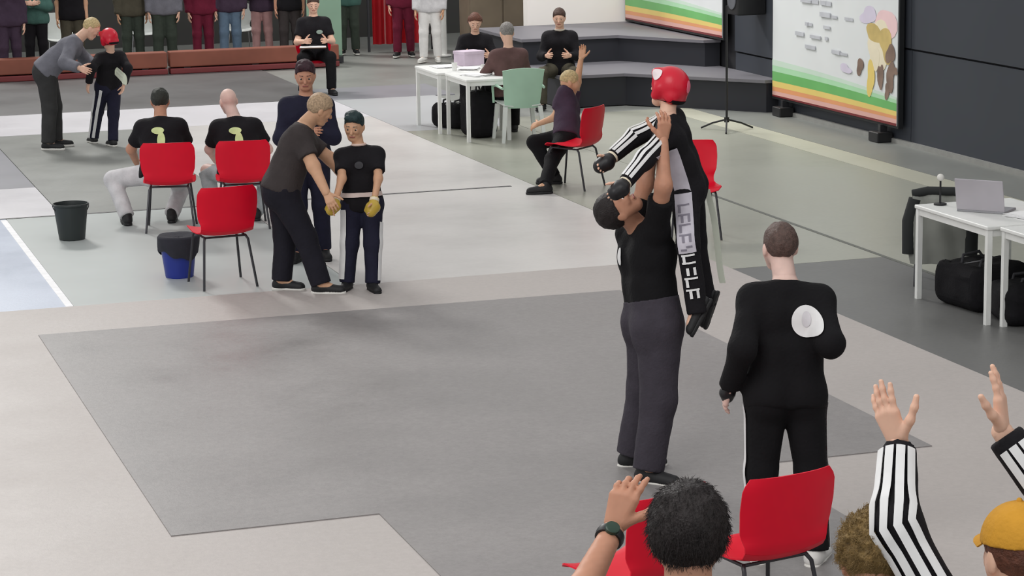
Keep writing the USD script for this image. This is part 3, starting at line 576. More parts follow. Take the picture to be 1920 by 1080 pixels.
def emblem(o, fld, centre, outd, rx, rz, m, t, name='print', eps=.008, upd=None):
    up = o['up'] if upd is None else upd; sd = nrm(np.cross(up, outd)); n = 13; rows = []
    a = np.linspace(0, 2*np.pi, 37); R = np.linspace(.02, 1, 7)
    X = np.array([[centre+(sd*rx*math.cos(x)+up*rz*math.sin(x))*rr for x in a] for rr in R])+outd*.3
    for _ in range(60): X = X-outd*np.clip(fld.at(X)-eps, -.02, .05)[..., None]*.8
    obj(name, sheet(X, .0012), m, t, 50)
def leg_stripe(o, t, S, side, half, m, f0=.04, f1=.97, eps=.007, name='stripe', back=0., outv=None):
    J = o['J']; hi, kn, an = J['hi'+S], J['kn'+S], J['an'+S]; hv = nrm(J['hiR']-J['hiL'])*side; pts = [hi+(kn-hi)*x for x in np.linspace(f0, 1, 12)]+[kn+(an-kn)*x for x in np.linspace(.08, f1, 11)]
    hv = nrm(hv+back*nrm(np.cross(hv, V(0, 0, 1)))) if outv is None else nrm(outv); obj(name, ribbon(o['pants'], pts, [hv]*len(pts), half, eps), m, t, 50)
def arm_stripe(o, t, S, outd, half, m, f0=.15, f1=.95, eps=.006, off=0., name='stripe'):
    J = o['J']; a, e, w = J['sh'+S], J['el'+S], J['wr'+S]; pts = np.array([a+(e-a)*x for x in np.linspace(f0, 1, 9)]+[e+(w-e)*x for x in np.linspace(.1, f1, 9)])
    outs = []
    for i, p in enumerate(pts):
        d = nrm(e-a) if i < 9 else nrm(w-e); q = outd-d*(outd@d); outs.append(nrm(q))
    tt = np.gradient(pts, axis=0); outs = np.array(outs); side = np.array([nrm(np.cross(x, y)) for x, y in zip(tt, outs)]); outs2 = np.array([nrm(x*math.cos(off)+y*math.sin(off)) for x, y in zip(outs, side)])
    obj(name, ribbon(o['shirt'], pts, outs2, half, eps, nu=3), m, t, 50)
def mitt(t, J, S, m, s, name='glove', big=1.):
    wr, el = J['wr'+S], J['el'+S]; d = nrm(J.get('hd'+S, wr-el)); n = nrm(np.cross(d, V(0, 0, 1.) if abs(d[2]) < .9 else V(1., 0, 0))); b = np.cross(d, n); f = Field(.02*s)
    f.cone(wr-d*.05*s, wr+d*.01*s, .042*s*big, .044*s*big, [(wr-d*.055*s, -d)]); f.cone(wr+d*.05*s-n*.015*s, wr+d*.09*s+n*.01*s, .056*s*big, .05*s*big); f.cone(wr+d*.05*s+n*.015*s, wr+d*.10*s+n*.012*s, .054*s*big, .046*s*big); f.cone(wr+d*.03*s+n*.05*s, wr+d*.085*s+n*.062*s, .022*s*big, .02*s*big, k=.012*s)
    g = obj(name, f.mesh(.007), m, t, True); obj('cuff', Field(.01).cone(wr-d*.045*s, wr-d*.01*s, .046*s*big, .047*s*big, [(wr-d*.046*s, -d), (wr-d*.008*s, d)]).mesh(.006), mat('cuff_pale', (226, 214, 190), .6), g, True)
def helmet(o, t, m, logo=None):
    P, M, s = o['HP'], o['HM'], o['hs']; f = Field(.025*s); f.ell(P(0, -.012, .034), M, V(.108, .128, .120)*s)
    for x in (-1, 1): f.cone(P(x*.082, .02, .0), P(x*.070, .035, -.05), .034*s, .03*s)
    f.cone(P(-.05, .085, .085), P(.05, .085, .085), .032*s); f.cone(P(-.05, -.07, -.03), P(.05, -.07, -.03), .045*s)
    sub = Field(.02*s).ell(P(0, .115, -.03), M, V(.058, .085, .075)*s); h = obj('head_guard', f.mesh(.007, [(P(0, 0, -.085), -o['hu'])], [sub]), m, t, True)
    obj('strap', ribbon(f, [P(x*.14, -.12, -.055) for x in np.linspace(-.6, .6, 9)], [-o['hf']]*9, .014*s, .002, o['hu']), BLACKF, h, 50)
    return h, f
PEOPLE = {   # joints in metres from each person's standing point
 'lifter': ((4.839, 12.49, 0), {'pelvis': (0.064, -0.025, 0.904), 'neck': (0.031, 0.08, 1.412), 'head': (-0.125, 0.027, 1.548), 'hf': (0.141, -0.319, 0.937), 'hu': (-0.973, 0.131, 0.191), 'cf': (0.996, 0.077, 0.05), 'pf': (0.998, -0.055, 0), 'shL': (0.024, 0.236, 1.365), 'elL': (0.123, 0.243, 1.65), 'wrL': (0.186, 0.254, 1.907), 'hiL': (0.07, 0.069, 0.873), 'knL': (0.058, 0.103, 0.47), 'anL': (-0.013, 0.135, 0.088), 'ftL': (0.965, -0.262, 0), 'hdL': (0.295, -0.114, 0.949), 'shR': (0.047, -0.105, 1.437), 'elR': (0.042, -0.238, 1.707), 'wrR': (0.08, -0.136, 1.949), 'hiR': (0.059, -0.118, 0.873), 'knR': (0.028, -0.188, 0.472), 'anR': (-0.055, -0.225, 0.088), 'ftR': (0.653, -0.758, 0), 'hdR': (0.098, -0.038, 0.995)}),
 'fighter': ((4.839, 12.49, 0), {'pelvis': (0.317, 0.092, 1.654), 'neck': (0.175, 0.044, 2.043), 'head': (0.208, 0.108, 2.198), 'hf': (-0.579, 0.774, 0.256), 'hu': (0.26, -0.122, 0.958), 'cf': (-0.798, 0.56, -0.222), 'pf': (-0.873, 0.488, 0), 'shL': (0.125, -0.065, 1.949), 'elL': (-0.054, -0.194, 1.85), 'wrL': (-0.21, -0.286, 1.738), 'hiL': (0.28, 0.026, 1.629), 'knL': (0.202, -0.202, 1.363), 'anL': (0.22, -0.283, 1.027), 'ftL': (-0.524, -0.025, -0.852), 'shR': (0.264, 0.165, 2.028), 'elR': (0.057, 0.23, 1.921), 'wrR': (-0.118, 0.168, 1.817), 'hiR': (0.354, 0.157, 1.629), 'knR': (0.437, 0.257, 1.295), 'anR': (0.47, 0.191, 0.957), 'ftR': (-0.295, 0.114, -0.949)}),
 'boy': ((4.878, 10.726, 0), {'pelvis': (0.037, -0.017, 0.891), 'neck': (0.08, 0.07, 1.397), 'head': (0.098, 0.188, 1.57), 'hf': (0.074, 0.997, 0), 'hu': (0.017, -0.001, 1), 'cf': (0.204, 0.962, -0.182), 'pf': (0.216, 0.976, 0), 'shL': (-0.095, 0.095, 1.334), 'elL': (-0.222, -0.077, 1.125), 'wrL': (-0.235, 0.056, 0.9), 'hiL': (-0.053, 0.003, 0.861), 'knL': (-0.074, 0.012, 0.465), 'anL': (-0.118, -0.033, 0.087), 'ftL': (0.227, 0.974, 0), 'shR': (0.242, 0.02, 1.318), 'elR': (0.191, -0.218, 1.146), 'wrR': (0.19, 0.044, 1.129), 'hiR': (0.128, -0.037, 0.861), 'knR': (0.148, -0.085, 0.463), 'anR': (0.132, -0.178, 0.087), 'ftR': (0.658, 0.753, 0)}),
 'leaner': ((4.297, 18.727, 0), {'pelvis': (-0.127, 0.029, 0.849), 'neck': (0.07, 0.042, 1.311), 'head': (0.196, -0.027, 1.459), 'hf': (0.909, 0.005, -0.416), 'hu': (0.415, -0.091, 0.905), 'cf': (0.869, -0.34, -0.36), 'pf': (0.975, -0.224, 0), 'shL': (0.093, 0.199, 1.22), 'elL': (0.306, 0.121, 1.036), 'wrL': (0.391, -0.056, 0.872), 'hiL': (-0.107, 0.117, 0.818), 'knL': (-0.102, 0.072, 0.444), 'anL': (-0.154, 0.031, 0.085), 'ftL': (0.854, -0.52, 0), 'shR': (-0.009, -0.119, 1.273), 'elR': (0.069, -0.278, 1.041), 'wrR': (0.129, -0.432, 0.845), 'hiR': (-0.147, -0.059, 0.818), 'knR': (0.01, -0.162, 0.457), 'anR': (0.105, -0.253, 0.085), 'ftR': (0.912, -0.41, 0)}),
 'goldboy': ((4.769, 18.601, 0), {'pelvis': (0.024, -0.006, 0.719), 'neck': (0.014, 0.01, 1.147), 'head': (-0.016, 0.028, 1.319), 'hf': (-0.482, -0.837, -0.259), 'hu': (-0.083, -0.25, 0.965), 'cf': (-0.316, -0.948, 0.028), 'pf': (-0.315, -0.949, 0), 'shL': (0.152, -0.038, 1.092), 'elL': (0.108, -0.212, 0.92), 'wrL': (0.037, -0.325, 0.747), 'hiL': (0.097, -0.03, 0.693), 'knL': (0.069, -0.131, 0.383), 'anL': (0.044, -0.181, 0.073), 'ftL': (0.04, -0.999, 0), 'shR': (-0.121, 0.053, 1.082), 'elR': (-0.171, -0.134, 0.926), 'wrR': (-0.261, -0.248, 0.763), 'hiR': (-0.049, 0.018, 0.693), 'knR': (-0.097, -0.043, 0.381), 'anR': (-0.133, -0.056, 0.073), 'ftR': (-0.516, -0.856, 0)}),
 'seat1': ((3.815, 22.535, 0), {'pelvis': (0.042, -0.007, 0.507), 'neck': (0.086, 0.221, 0.953), 'head': (0.109, 0.333, 1.124), 'hf': (0.165, 0.975, -0.148), 'hu': (0.025, 0.146, 0.989), 'cf': (0.219, 0.86, -0.461), 'pf': (0.235, 0.972, 0), 'shL': (-0.084, 0.229, 0.887), 'elL': (-0.179, 0.398, 0.669), 'wrL': (-0.103, 0.585, 0.511), 'hiL': (-0.046, 0.014, 0.477), 'knL': (-0.39, 0.268, 0.407), 'anL': (-0.31, 0.014, 0.085), 'ftL': (-0.03, 1, 0), 'shR': (0.244, 0.149, 0.894), 'elR': (0.356, 0.271, 0.654), 'wrR': (0.304, 0.47, 0.502), 'hiR': (0.13, -0.028, 0.477), 'knR': (0.283, 0.326, 0.282), 'anR': (0.116, -0.003, 0.085), 'ftR': (0.264, 0.964, 0)}),
 'seat2': ((4.538, 22.283, 0), {'pelvis': (0.018, -0.004, 0.497), 'neck': (0.037, 0.226, 0.944), 'head': (-0.002, 0.326, 1.12), 'hf': (-0.09, 0.986, -0.142), 'hu': (-0.079, 0.135, 0.988), 'cf': (0.128, 0.88, -0.458), 'pf': (0.131, 0.991, 0), 'shL': (-0.133, 0.216, 0.877), 'elL': (-0.187, 0.401, 0.658), 'wrL': (-0.093, 0.591, 0.515), 'hiL': (-0.071, 0.008, 0.467), 'knL': (-0.214, 0.416, 0.45), 'anL': (-0.212, 0.213, 0.085), 'ftL': (0.131, 0.991, 0), 'shR': (0.202, 0.172, 0.886), 'elR': (0.349, 0.25, 0.646), 'wrR': (0.27, 0.443, 0.496), 'hiR': (0.108, -0.016, 0.467), 'knR': (0.359, 0.313, 0.34), 'anR': (0.168, 0.044, 0.085), 'ftR': (0.131, 0.991, 0)}),
 'greyman': ((3.586, 28.503, 0), {'pelvis': (-0.025, 0.003, 0.936), 'neck': (0.359, -0.022, 1.269), 'head': (0.525, -0.036, 1.393), 'hf': (0.824, -0.21, -0.527), 'hu': (0.525, -0.069, 0.848), 'cf': (0.636, -0.186, -0.749), 'pf': (0.987, -0.159, 0), 'shL': (0.332, 0.149, 1.203), 'elL': (0.484, 0.3, 1), 'wrL': (0.586, 0.066, 0.952), 'hiL': (-0.011, 0.094, 0.905), 'knL': (0.061, 0.097, 0.492), 'anL': (0.067, 0.096, 0.086), 'ftL': (1, -0.026, 0), 'shR': (0.278, -0.186, 1.241), 'elR': (0.154, -0.357, 1.035), 'wrR': (0.294, -0.57, 0.985), 'hiR': (-0.04, -0.087, 0.905), 'knR': (-0.021, -0.125, 0.488), 'anR': (-0.066, -0.159, 0.086), 'ftR': (0.902, -0.432, 0)}),
 'redkid': ((4.231, 28.514, 0), {'pelvis': (0.053, -0.008, 0.725), 'neck': (0.076, -0.139, 1.108), 'head': (0.059, -0.178, 1.269), 'hf': (-0.529, 0.842, -0.108), 'hu': (-0.057, 0.091, 0.994), 'cf': (-0.282, 0.903, 0.325), 'pf': (-0.285, 0.959, 0), 'shL': (-0.058, -0.159, 1.049), 'elL': (-0.18, -0.337, 0.955), 'wrL': (-0.217, -0.27, 0.763), 'hiL': (-0.017, -0.029, 0.7), 'knL': (-0.067, 0.127, 0.389), 'anL': (-0.115, 0.229, 0.069), 'ftL': (-0.285, 0.959, 0), 'shR': (0.203, -0.082, 1.059), 'elR': (0.254, -0.271, 0.929), 'wrR': (0.193, -0.282, 0.732), 'hiR': (0.123, 0.013, 0.7), 'knR': (0.09, -0.058, 0.371), 'anR': (0.052, -0.173, 0.069), 'ftR': (-0.285, 0.959, 0)}),
 'redseat': ((8.256, 23.465, 0), {'pelvis': (0.006, -0.002, 0.494), 'neck': (0.136, 0.285, 0.871), 'head': (0.103, 0.154, 1.021), 'hf': (-0.775, 0.38, -0.504), 'hu': (-0.469, 0.188, 0.863), 'cf': (-0.86, 0.503, -0.086), 'pf': (-0.825, 0.565, 0), 'shL': (0.045, 0.139, 0.923), 'elL': (-0.066, 0.144, 0.661), 'wrL': (-0.178, 0.352, 0.576), 'hiL': (-0.044, -0.075, 0.465), 'knL': (-0.293, -0.4, 0.297), 'anL': (-0.482, -0.717, 0.084), 'ftL': (-0.993, 0.119, 0), 'shR': (0.19, 0.35, 0.714), 'elR': (0.258, 0.356, 0.99), 'wrR': (0.309, 0.363, 1.236), 'hiR': (0.056, 0.071, 0.465), 'knR': (-0.356, -0.018, 0.432), 'anR': (-0.172, -0.125, 0.084), 'ftR': (-0.943, 0.332, 0)}),
 'behind': ((4.7, 20.052, 0), {'pelvis': (0, 0, 0.914), 'neck': (0, 0, 1.405), 'head': (-0.011, -0.04, 1.603), 'hf': (-0.251, -0.924, -0.287), 'hu': (-0.075, -0.277, 0.958), 'cf': (-0.262, -0.965, 0), 'pf': (-0.262, -0.965, 0), 'shL': (0.159, -0.043, 1.337), 'elL': (0.193, -0.144, 1.072), 'wrL': (-0.04, -0.202, 1.125), 'hiL': (0.085, -0.023, 0.885), 'anL': (0.115, 0.01, 0.084), 'knL': (0.092, -0.035, 0.484), 'ftL': (-0.02, -1, 0), 'shR': (-0.159, 0.043, 1.337), 'elR': (-0.239, -0.026, 1.072), 'wrR': (-0.068, -0.195, 1.125), 'hiR': (-0.085, 0.023, 0.885), 'anR': (-0.115, -0.01, 0.084), 'knR': (-0.108, -0.022, 0.484), 'ftR': (-0.488, -0.873, 0)}),
 'judge': ((7.891, 33.065, 0), {'pelvis': (0, 0, 0.55), 'neck': (0, 0, 1.041), 'head': (-0.007, -0.041, 1.239), 'hf': (-0.155, -0.931, -0.33), 'hu': (-0.054, -0.326, 0.944), 'cf': (-0.164, -0.987, 0), 'pf': (-0.164, -0.987, 0), 'shL': (0.163, -0.027, 0.973), 'elL': (0.226, -0.135, 0.716), 'wrL': (0.097, -0.344, 0.743), 'hiL': (0.087, -0.014, 0.521), 'knL': (0.123, -0.436, 0.521), 'anL': (0.118, -0.465, 0.084), 'ftL': (0.08, -0.997, 0), 'shR': (-0.163, 0.027, 0.973), 'elR': (-0.258, -0.055, 0.716), 'wrR': (-0.203, -0.294, 0.743), 'hiR': (-0.087, 0.014, 0.521), 'knR': (-0.257, -0.372, 0.521), 'anR': (-0.262, -0.402, 0.084), 'ftR': (-0.398, -0.917, 0)}),
 'plasticseat': ((8.867, 27.183, 0), {'pelvis': (0, 0, 0.55), 'neck': (0.002, 0.049, 1.039), 'head': (0.004, 0.109, 1.231), 'hf': (0.035, 0.957, -0.287), 'hu': (0.01, 0.287, 0.958), 'cf': (0.036, 0.994, -0.1), 'pf': (0.036, 0.999, 0), 'shL': (-0.163, 0.048, 0.971), 'elL': (-0.249, 0.179, 0.747), 'wrL': (-0.167, 0.397, 0.771), 'hiL': (-0.088, 0.003, 0.521), 'knL': (-0.157, 0.42, 0.521), 'anL': (-0.156, 0.45, 0.084), 'ftL': (-0.207, 0.978, 0), 'shR': (0.167, 0.036, 0.971), 'elR': (0.261, 0.16, 0.747), 'wrR': (0.195, 0.384, 0.771), 'hiR': (0.088, -0.003, 0.521), 'knR': (0.187, 0.408, 0.521), 'anR': (0.188, 0.438, 0.084), 'ftR': (0.277, 0.961, 0)}),
 'woman': ((9.285, 29.911, 0), {'pelvis': (0, 0, 0.55), 'neck': (-0.03, -0.11, 0.998), 'head': (-0.051, -0.188, 1.17), 'hf': (-0.235, -0.863, -0.447), 'hu': (-0.118, -0.431, 0.894), 'cf': (-0.255, -0.935, -0.247), 'pf': (-0.263, -0.965, 0), 'shL': (0.124, -0.136, 0.936), 'elL': (0.183, -0.244, 0.73), 'wrL': (0.061, -0.427, 0.753), 'hiL': (0.08, -0.022, 0.522), 'knL': (0.054, -0.419, 0.522), 'anL': (0.046, -0.448, 0.079), 'ftL': (-0.021, -1, 0), 'shR': (-0.176, -0.054, 0.936), 'elR': (-0.281, -0.118, 0.73), 'wrR': (-0.269, -0.337, 0.753), 'hiR': (-0.08, 0.022, 0.522), 'knR': (-0.259, -0.334, 0.522), 'anR': (-0.267, -0.363, 0.079), 'ftR': (-0.489, -0.872, 0)}),
 'stepseat': ((10.448, 29.871, 0), {'pelvis': (0, 0, 0.51), 'neck': (-0.02, -0.044, 0.988), 'head': (-0.044, -0.097, 1.176), 'hf': (-0.394, -0.873, -0.287), 'hu': (-0.118, -0.262, 0.958), 'cf': (-0.409, -0.907, -0.1), 'pf': (-0.411, -0.912, 0), 'shL': (0.13, -0.104, 0.921), 'elL': (0.173, -0.199, 0.672), 'wrL': (-0.001, -0.363, 0.698), 'hiL': (0.079, -0.036, 0.481), 'knL': (0.028, -0.445, 0.481), 'anL': (0.015, -0.473, 0.082), 'ftL': (-0.178, -0.984, 0), 'shR': (-0.164, 0.029, 0.921), 'elR': (-0.264, -0.002, 0.672), 'wrR': (-0.271, -0.242, 0.698), 'hiR': (-0.079, 0.036, 0.481), 'knR': (-0.352, -0.274, 0.481), 'anR': (-0.364, -0.301, 0.082), 'ftR': (-0.62, -0.785, 0)}),
 'spec0': ((4.092, 36.918, 0), {'pelvis': (0, 0, 0.903), 'neck': (0, 0, 1.389), 'head': (-0.001, -0.041, 1.584), 'hf': (-0.023, -0.995, -0.1), 'hu': (-0.002, -0.099, 0.995), 'cf': (-0.023, -1, 0), 'pf': (-0.023, -1, 0), 'shL': (0.163, -0.004, 1.321), 'elL': (0.209, 0.009, 1.048), 'wrL': (0.219, -0.052, 0.817), 'hiL': (0.087, -0.002, 0.874), 'anL': (0.108, 0.038, 0.083), 'knL': (0.097, -0.012, 0.478), 'ftL': (0.22, -0.975, 0), 'shR': (-0.163, 0.004, 1.321), 'elR': (-0.208, 0.019, 1.048), 'wrR': (-0.221, -0.042, 0.817), 'hiR': (-0.087, 0.002, 0.874), 'anR': (-0.108, -0.038, 0.083), 'knR': (-0.098, -0.048, 0.478), 'ftR': (-0.265, -0.964, 0)}),
 'spec1': ((4.552, 37.378, 0), {'pelvis': (0, 0, 0.893), 'neck': (0, 0, 1.373), 'head': (-0.012, -0.038, 1.565), 'hf': (-0.29, -0.952, -0.1), 'hu': (-0.029, -0.095, 0.995), 'cf': (-0.291, -0.957, 0), 'pf': (-0.291, -0.957, 0), 'shL': (0.154, -0.047, 1.306), 'elL': (0.184, -0.146, 1.047), 'wrL': (-0.045, -0.196, 1.098), 'hiL': (0.083, -0.025, 0.864), 'anL': (0.113, 0.007, 0.082), 'knL': (0.089, -0.038, 0.473), 'ftL': (-0.051, -0.999, 0), 'shR': (-0.154, 0.047, 1.306), 'elR': (-0.234, -0.019, 1.047), 'wrR': (-0.072, -0.188, 1.098), 'hiR': (-0.083, 0.025, 0.864), 'anR': (-0.113, -0.007, 0.082), 'knR': (-0.106, -0.02, 0.473), 'ftR': (-0.515, -0.857, 0)}),
 'spec2': ((5.141, 37.612, 0), {'pelvis': (0, 0, 0.914), 'neck': (0, 0, 1.405), 'head': (-0.006, -0.041, 1.603), 'hf': (-0.135, -0.986, -0.1), 'hu': (-0.013, -0.099, 0.995), 'cf': (-0.135, -0.991, 0), 'pf': (-0.135, -0.991, 0), 'shL': (0.164, -0.022, 1.337), 'elL': (0.211, -0.014, 1.06), 'wrL': (0.215, -0.077, 0.827), 'hiL': (0.088, -0.012, 0.885), 'anL': (0.113, 0.025, 0.084), 'knL': (0.096, -0.023, 0.484), 'ftL': (0.109, -0.994, 0), 'shR': (-0.164, 0.022, 1.337), 'elR': (-0.207, 0.043, 1.06), 'wrR': (-0.227, -0.017, 0.827), 'hiR': (-0.088, 0.012, 0.885), 'anR': (-0.113, -0.025, 0.084), 'knR': (-0.104, -0.036, 0.484), 'ftR': (-0.372, -0.928, 0)}),
 'spec3': ((6.141, 38.019, 0), {'pelvis': (0, 0, 0.903), 'neck': (0, 0, 1.389), 'head': (-0.004, -0.04, 1.584), 'hf': (-0.09, -0.991, -0.1), 'hu': (-0.009, -0.099, 0.995), 'cf': (-0.09, -0.996, 0), 'pf': (-0.09, -0.996, 0), 'shL': (0.163, -0.015, 1.321), 'elL': (0.209, -0.005, 1.048), 'wrL': (0.215, -0.066, 0.817), 'hiL': (0.087, -0.008, 0.874), 'anL': (0.11, 0.03, 0.083), 'knL': (0.096, -0.019, 0.478), 'ftL': (0.154, -0.988, 0), 'shR': (-0.163, 0.015, 1.321), 'elR': (-0.206, 0.033, 1.048), 'wrR': (-0.224, -0.027, 0.817), 'hiR': (-0.087, 0.008, 0.874), 'anR': (-0.11, -0.03, 0.083), 'knR': (-0.101, -0.041, 0.478), 'ftR': (-0.329, -0.944, 0)}),
 'spec4': ((6.608, 37.776, 0), {'pelvis': (0, 0, 0.93), 'neck': (0, 0, 1.43), 'head': (-0.01, -0.041, 1.631), 'hf': (-0.239, -0.966, -0.1), 'hu': (-0.024, -0.097, 0.995), 'cf': (-0.241, -0.971, 0), 'pf': (-0.241, -0.971, 0), 'shL': (0.163, -0.04, 1.36), 'elL': (0.212, -0.038, 1.079), 'wrL': (0.209, -0.101, 0.841), 'hiL': (0.087, -0.022, 0.9), 'anL': (0.116, 0.012, 0.085), 'knL': (0.095, -0.034, 0.492), 'ftL': (0.002, -1, 0), 'shR': (-0.163, 0.04, 1.36), 'elR': (-0.205, 0.066, 1.079), 'wrR': (-0.232, 0.008, 0.841), 'hiR': (-0.087, 0.022, 0.9), 'anR': (-0.116, -0.012, 0.085), 'knR': (-0.109, -0.024, 0.492), 'ftR': (-0.469, -0.883, 0)}),
 'spec5': ((7.251, 38.012, 0), {'pelvis': (0, 0, 0.882), 'neck': (0, 0, 1.356), 'head': (-0.001, -0.04, 1.547), 'hf': (-0.014, -0.995, -0.1), 'hu': (-0.001, -0.099, 0.995), 'cf': (-0.014, -1, 0), 'pf': (-0.014, -1, 0), 'shL': (0.159, -0.002, 1.29), 'elL': (0.204, 0.011, 1.023), 'wrL': (0.215, -0.049, 0.798), 'hiL': (0.085, -0.001, 0.854), 'anL': (0.105, 0.039, 0.081), 'knL': (0.095, -0.011, 0.467), 'ftL': (0.229, -0.973, 0), 'shR': (-0.159, 0.002, 1.29), 'elR': (-0.203, 0.017, 1.023), 'wrR': (-0.216, -0.043, 0.798), 'hiR': (-0.085, 0.001, 0.854), 'anR': (-0.105, -0.039, 0.081), 'knR': (-0.096, -0.049, 0.467), 'ftR': (-0.256, -0.967, 0)}),
 'spec6': ((7.694, 37.974, 0), {'pelvis': (0, 0, 0.914), 'neck': (0, 0, 1.405), 'head': (-0.008, -0.04, 1.603), 'hf': (-0.198, -0.975, -0.1), 'hu': (-0.02, -0.098, 0.995), 'cf': (-0.199, -0.98, 0), 'pf': (-0.199, -0.98, 0), 'shL': (0.162, -0.033, 1.337), 'elL': (0.209, -0.028, 1.06), 'wrL': (0.209, -0.091, 0.827), 'hiL': (0.087, -0.018, 0.885), 'anL': (0.114, 0.018, 0.084), 'knL': (0.094, -0.029, 0.484), 'ftL': (0.045, -0.999, 0), 'shR': (-0.162, 0.033, 1.337), 'elR': (-0.204, 0.056, 1.06), 'wrR': (-0.228, -0.002, 0.827), 'hiR': (-0.087, 0.018, 0.885), 'anR': (-0.114, -0.018, 0.084), 'knR': (-0.106, -0.029, 0.484), 'ftR': (-0.43, -0.903, 0)}),
 'spec7': ((8.279, 38.258, 0), {'pelvis': (0, 0, 0.872), 'neck': (0, 0, 1.34), 'head': (-0.014, -0.037, 1.528), 'hf': (-0.344, -0.934, -0.1), 'hu': (-0.034, -0.093, 0.995), 'cf': (-0.345, -0.938, 0), 'pf': (-0.345, -0.938, 0), 'shL': (0.148, -0.054, 1.275), 'elL': (0.171, -0.153, 1.022), 'wrL': (-0.055, -0.189, 1.072), 'hiL': (0.079, -0.029, 0.843), 'anL': (0.111, 0.002, 0.08), 'knL': (0.084, -0.042, 0.462), 'ftL': (-0.108, -0.994, 0), 'shR': (-0.148, 0.054, 1.275), 'elR': (-0.229, -0.005, 1.022), 'wrR': (-0.081, -0.179, 1.072), 'hiR': (-0.079, 0.029, 0.843), 'anR': (-0.111, -0.002, 0.08), 'knR': (-0.105, -0.015, 0.462), 'ftR': (-0.563, -0.827, 0)}),
 'spec8': ((8.648, 37.865, 0), {'pelvis': (0, 0, 0.903), 'neck': (0, 0, 1.389), 'head': (-0.009, -0.04, 1.584), 'hf': (-0.222, -0.97, -0.1), 'hu': (-0.022, -0.097, 0.995), 'cf': (-0.223, -0.975, 0), 'pf': (-0.223, -0.975, 0), 'shL': (0.159, -0.036, 1.321), 'elL': (0.206, -0.033, 1.048), 'wrL': (0.205, -0.095, 0.817), 'hiL': (0.085, -0.019, 0.874), 'anL': (0.113, 0.015, 0.083), 'knL': (0.092, -0.031, 0.478), 'ftL': (0.02, -1, 0), 'shR': (-0.159, 0.036, 1.321), 'elR': (-0.2, 0.06, 1.048), 'wrR': (-0.225, 0.004, 0.817), 'hiR': (-0.085, 0.019, 0.874), 'anR': (-0.113, -0.015, 0.083), 'knR': (-0.106, -0.027, 0.478), 'ftR': (-0.452, -0.892, 0)}),
 'spec9': ((9.726, 38.303, 0), {'pelvis': (0, 0, 0.914), 'neck': (0, 0, 1.405), 'head': (-0.013, -0.039, 1.603), 'hf': (-0.312, -0.945, -0.1), 'hu': (-0.031, -0.094, 0.995), 'cf': (-0.313, -0.95, 0), 'pf': (-0.313, -0.95, 0), 'shL': (0.157, -0.052, 1.337), 'elL': (0.185, -0.154, 1.072), 'wrL': (-0.05, -0.2, 1.125), 'hiL': (0.084, -0.028, 0.885), 'anL': (0.115, 0.004, 0.084), 'knL': (0.09, -0.04, 0.484), 'ftL': (-0.073, -0.997, 0), 'shR': (-0.157, 0.052, 1.337), 'elR': (-0.24, -0.014, 1.072), 'wrR': (-0.078, -0.191, 1.125), 'hiR': (-0.084, 0.028, 0.885), 'anR': (-0.115, -0.004, 0.084), 'knR': (-0.109, -0.017, 0.484), 'ftR': (-0.534, -0.845, 0)}),
 'spec10': ((10.442, 37.517, 0), {'pelvis': (0, 0, 0.903), 'neck': (0, 0, 1.389), 'head': (-0.011, -0.039, 1.584), 'hf': (-0.267, -0.959, -0.1), 'hu': (-0.027, -0.096, 0.995), 'cf': (-0.268, -0.963, 0), 'pf': (-0.268, -0.963, 0), 'shL': (0.157, -0.044, 1.321), 'elL': (0.204, -0.042, 1.048), 'wrL': (0.2, -0.104, 0.817), 'hiL': (0.084, -0.023, 0.874), 'anL': (0.114, 0.01, 0.083), 'knL': (0.091, -0.036, 0.478), 'ftL': (-0.026, -1, 0), 'shR': (-0.157, 0.044, 1.321), 'elR': (-0.197, 0.069, 1.048), 'wrR': (-0.225, 0.014, 0.817), 'hiR': (-0.084, 0.023, 0.874), 'anR': (-0.114, -0.01, 0.083), 'knR': (-0.107, -0.022, 0.478), 'ftR': (-0.494, -0.87, 0)}),
 'spec11': ((10.583, 36.46, 0), {'pelvis': (0, 0, 0.893), 'neck': (0, 0, 1.373), 'head': (-0.018, -0.036, 1.565), 'hf': (-0.439, -0.893, -0.1), 'hu': (-0.044, -0.089, 0.995), 'cf': (-0.441, -0.897, 0), 'pf': (-0.441, -0.897, 0), 'shL': (0.145, -0.071, 1.306), 'elL': (0.191, -0.078, 1.036), 'wrL': (0.175, -0.137, 0.808), 'hiL': (0.078, -0.038, 0.864), 'anL': (0.112, -0.011, 0.082), 'knL': (0.082, -0.051, 0.473), 'ftL': (-0.21, -0.978, 0), 'shR': (-0.145, 0.071, 1.306), 'elR': (-0.179, 0.103, 1.036), 'wrR': (-0.216, 0.055, 0.808), 'hiR': (-0.078, 0.038, 0.864), 'anR': (-0.112, 0.011, 0.082), 'knR': (-0.108, -0.003, 0.473), 'ftR': (-0.646, -0.764, 0)}),
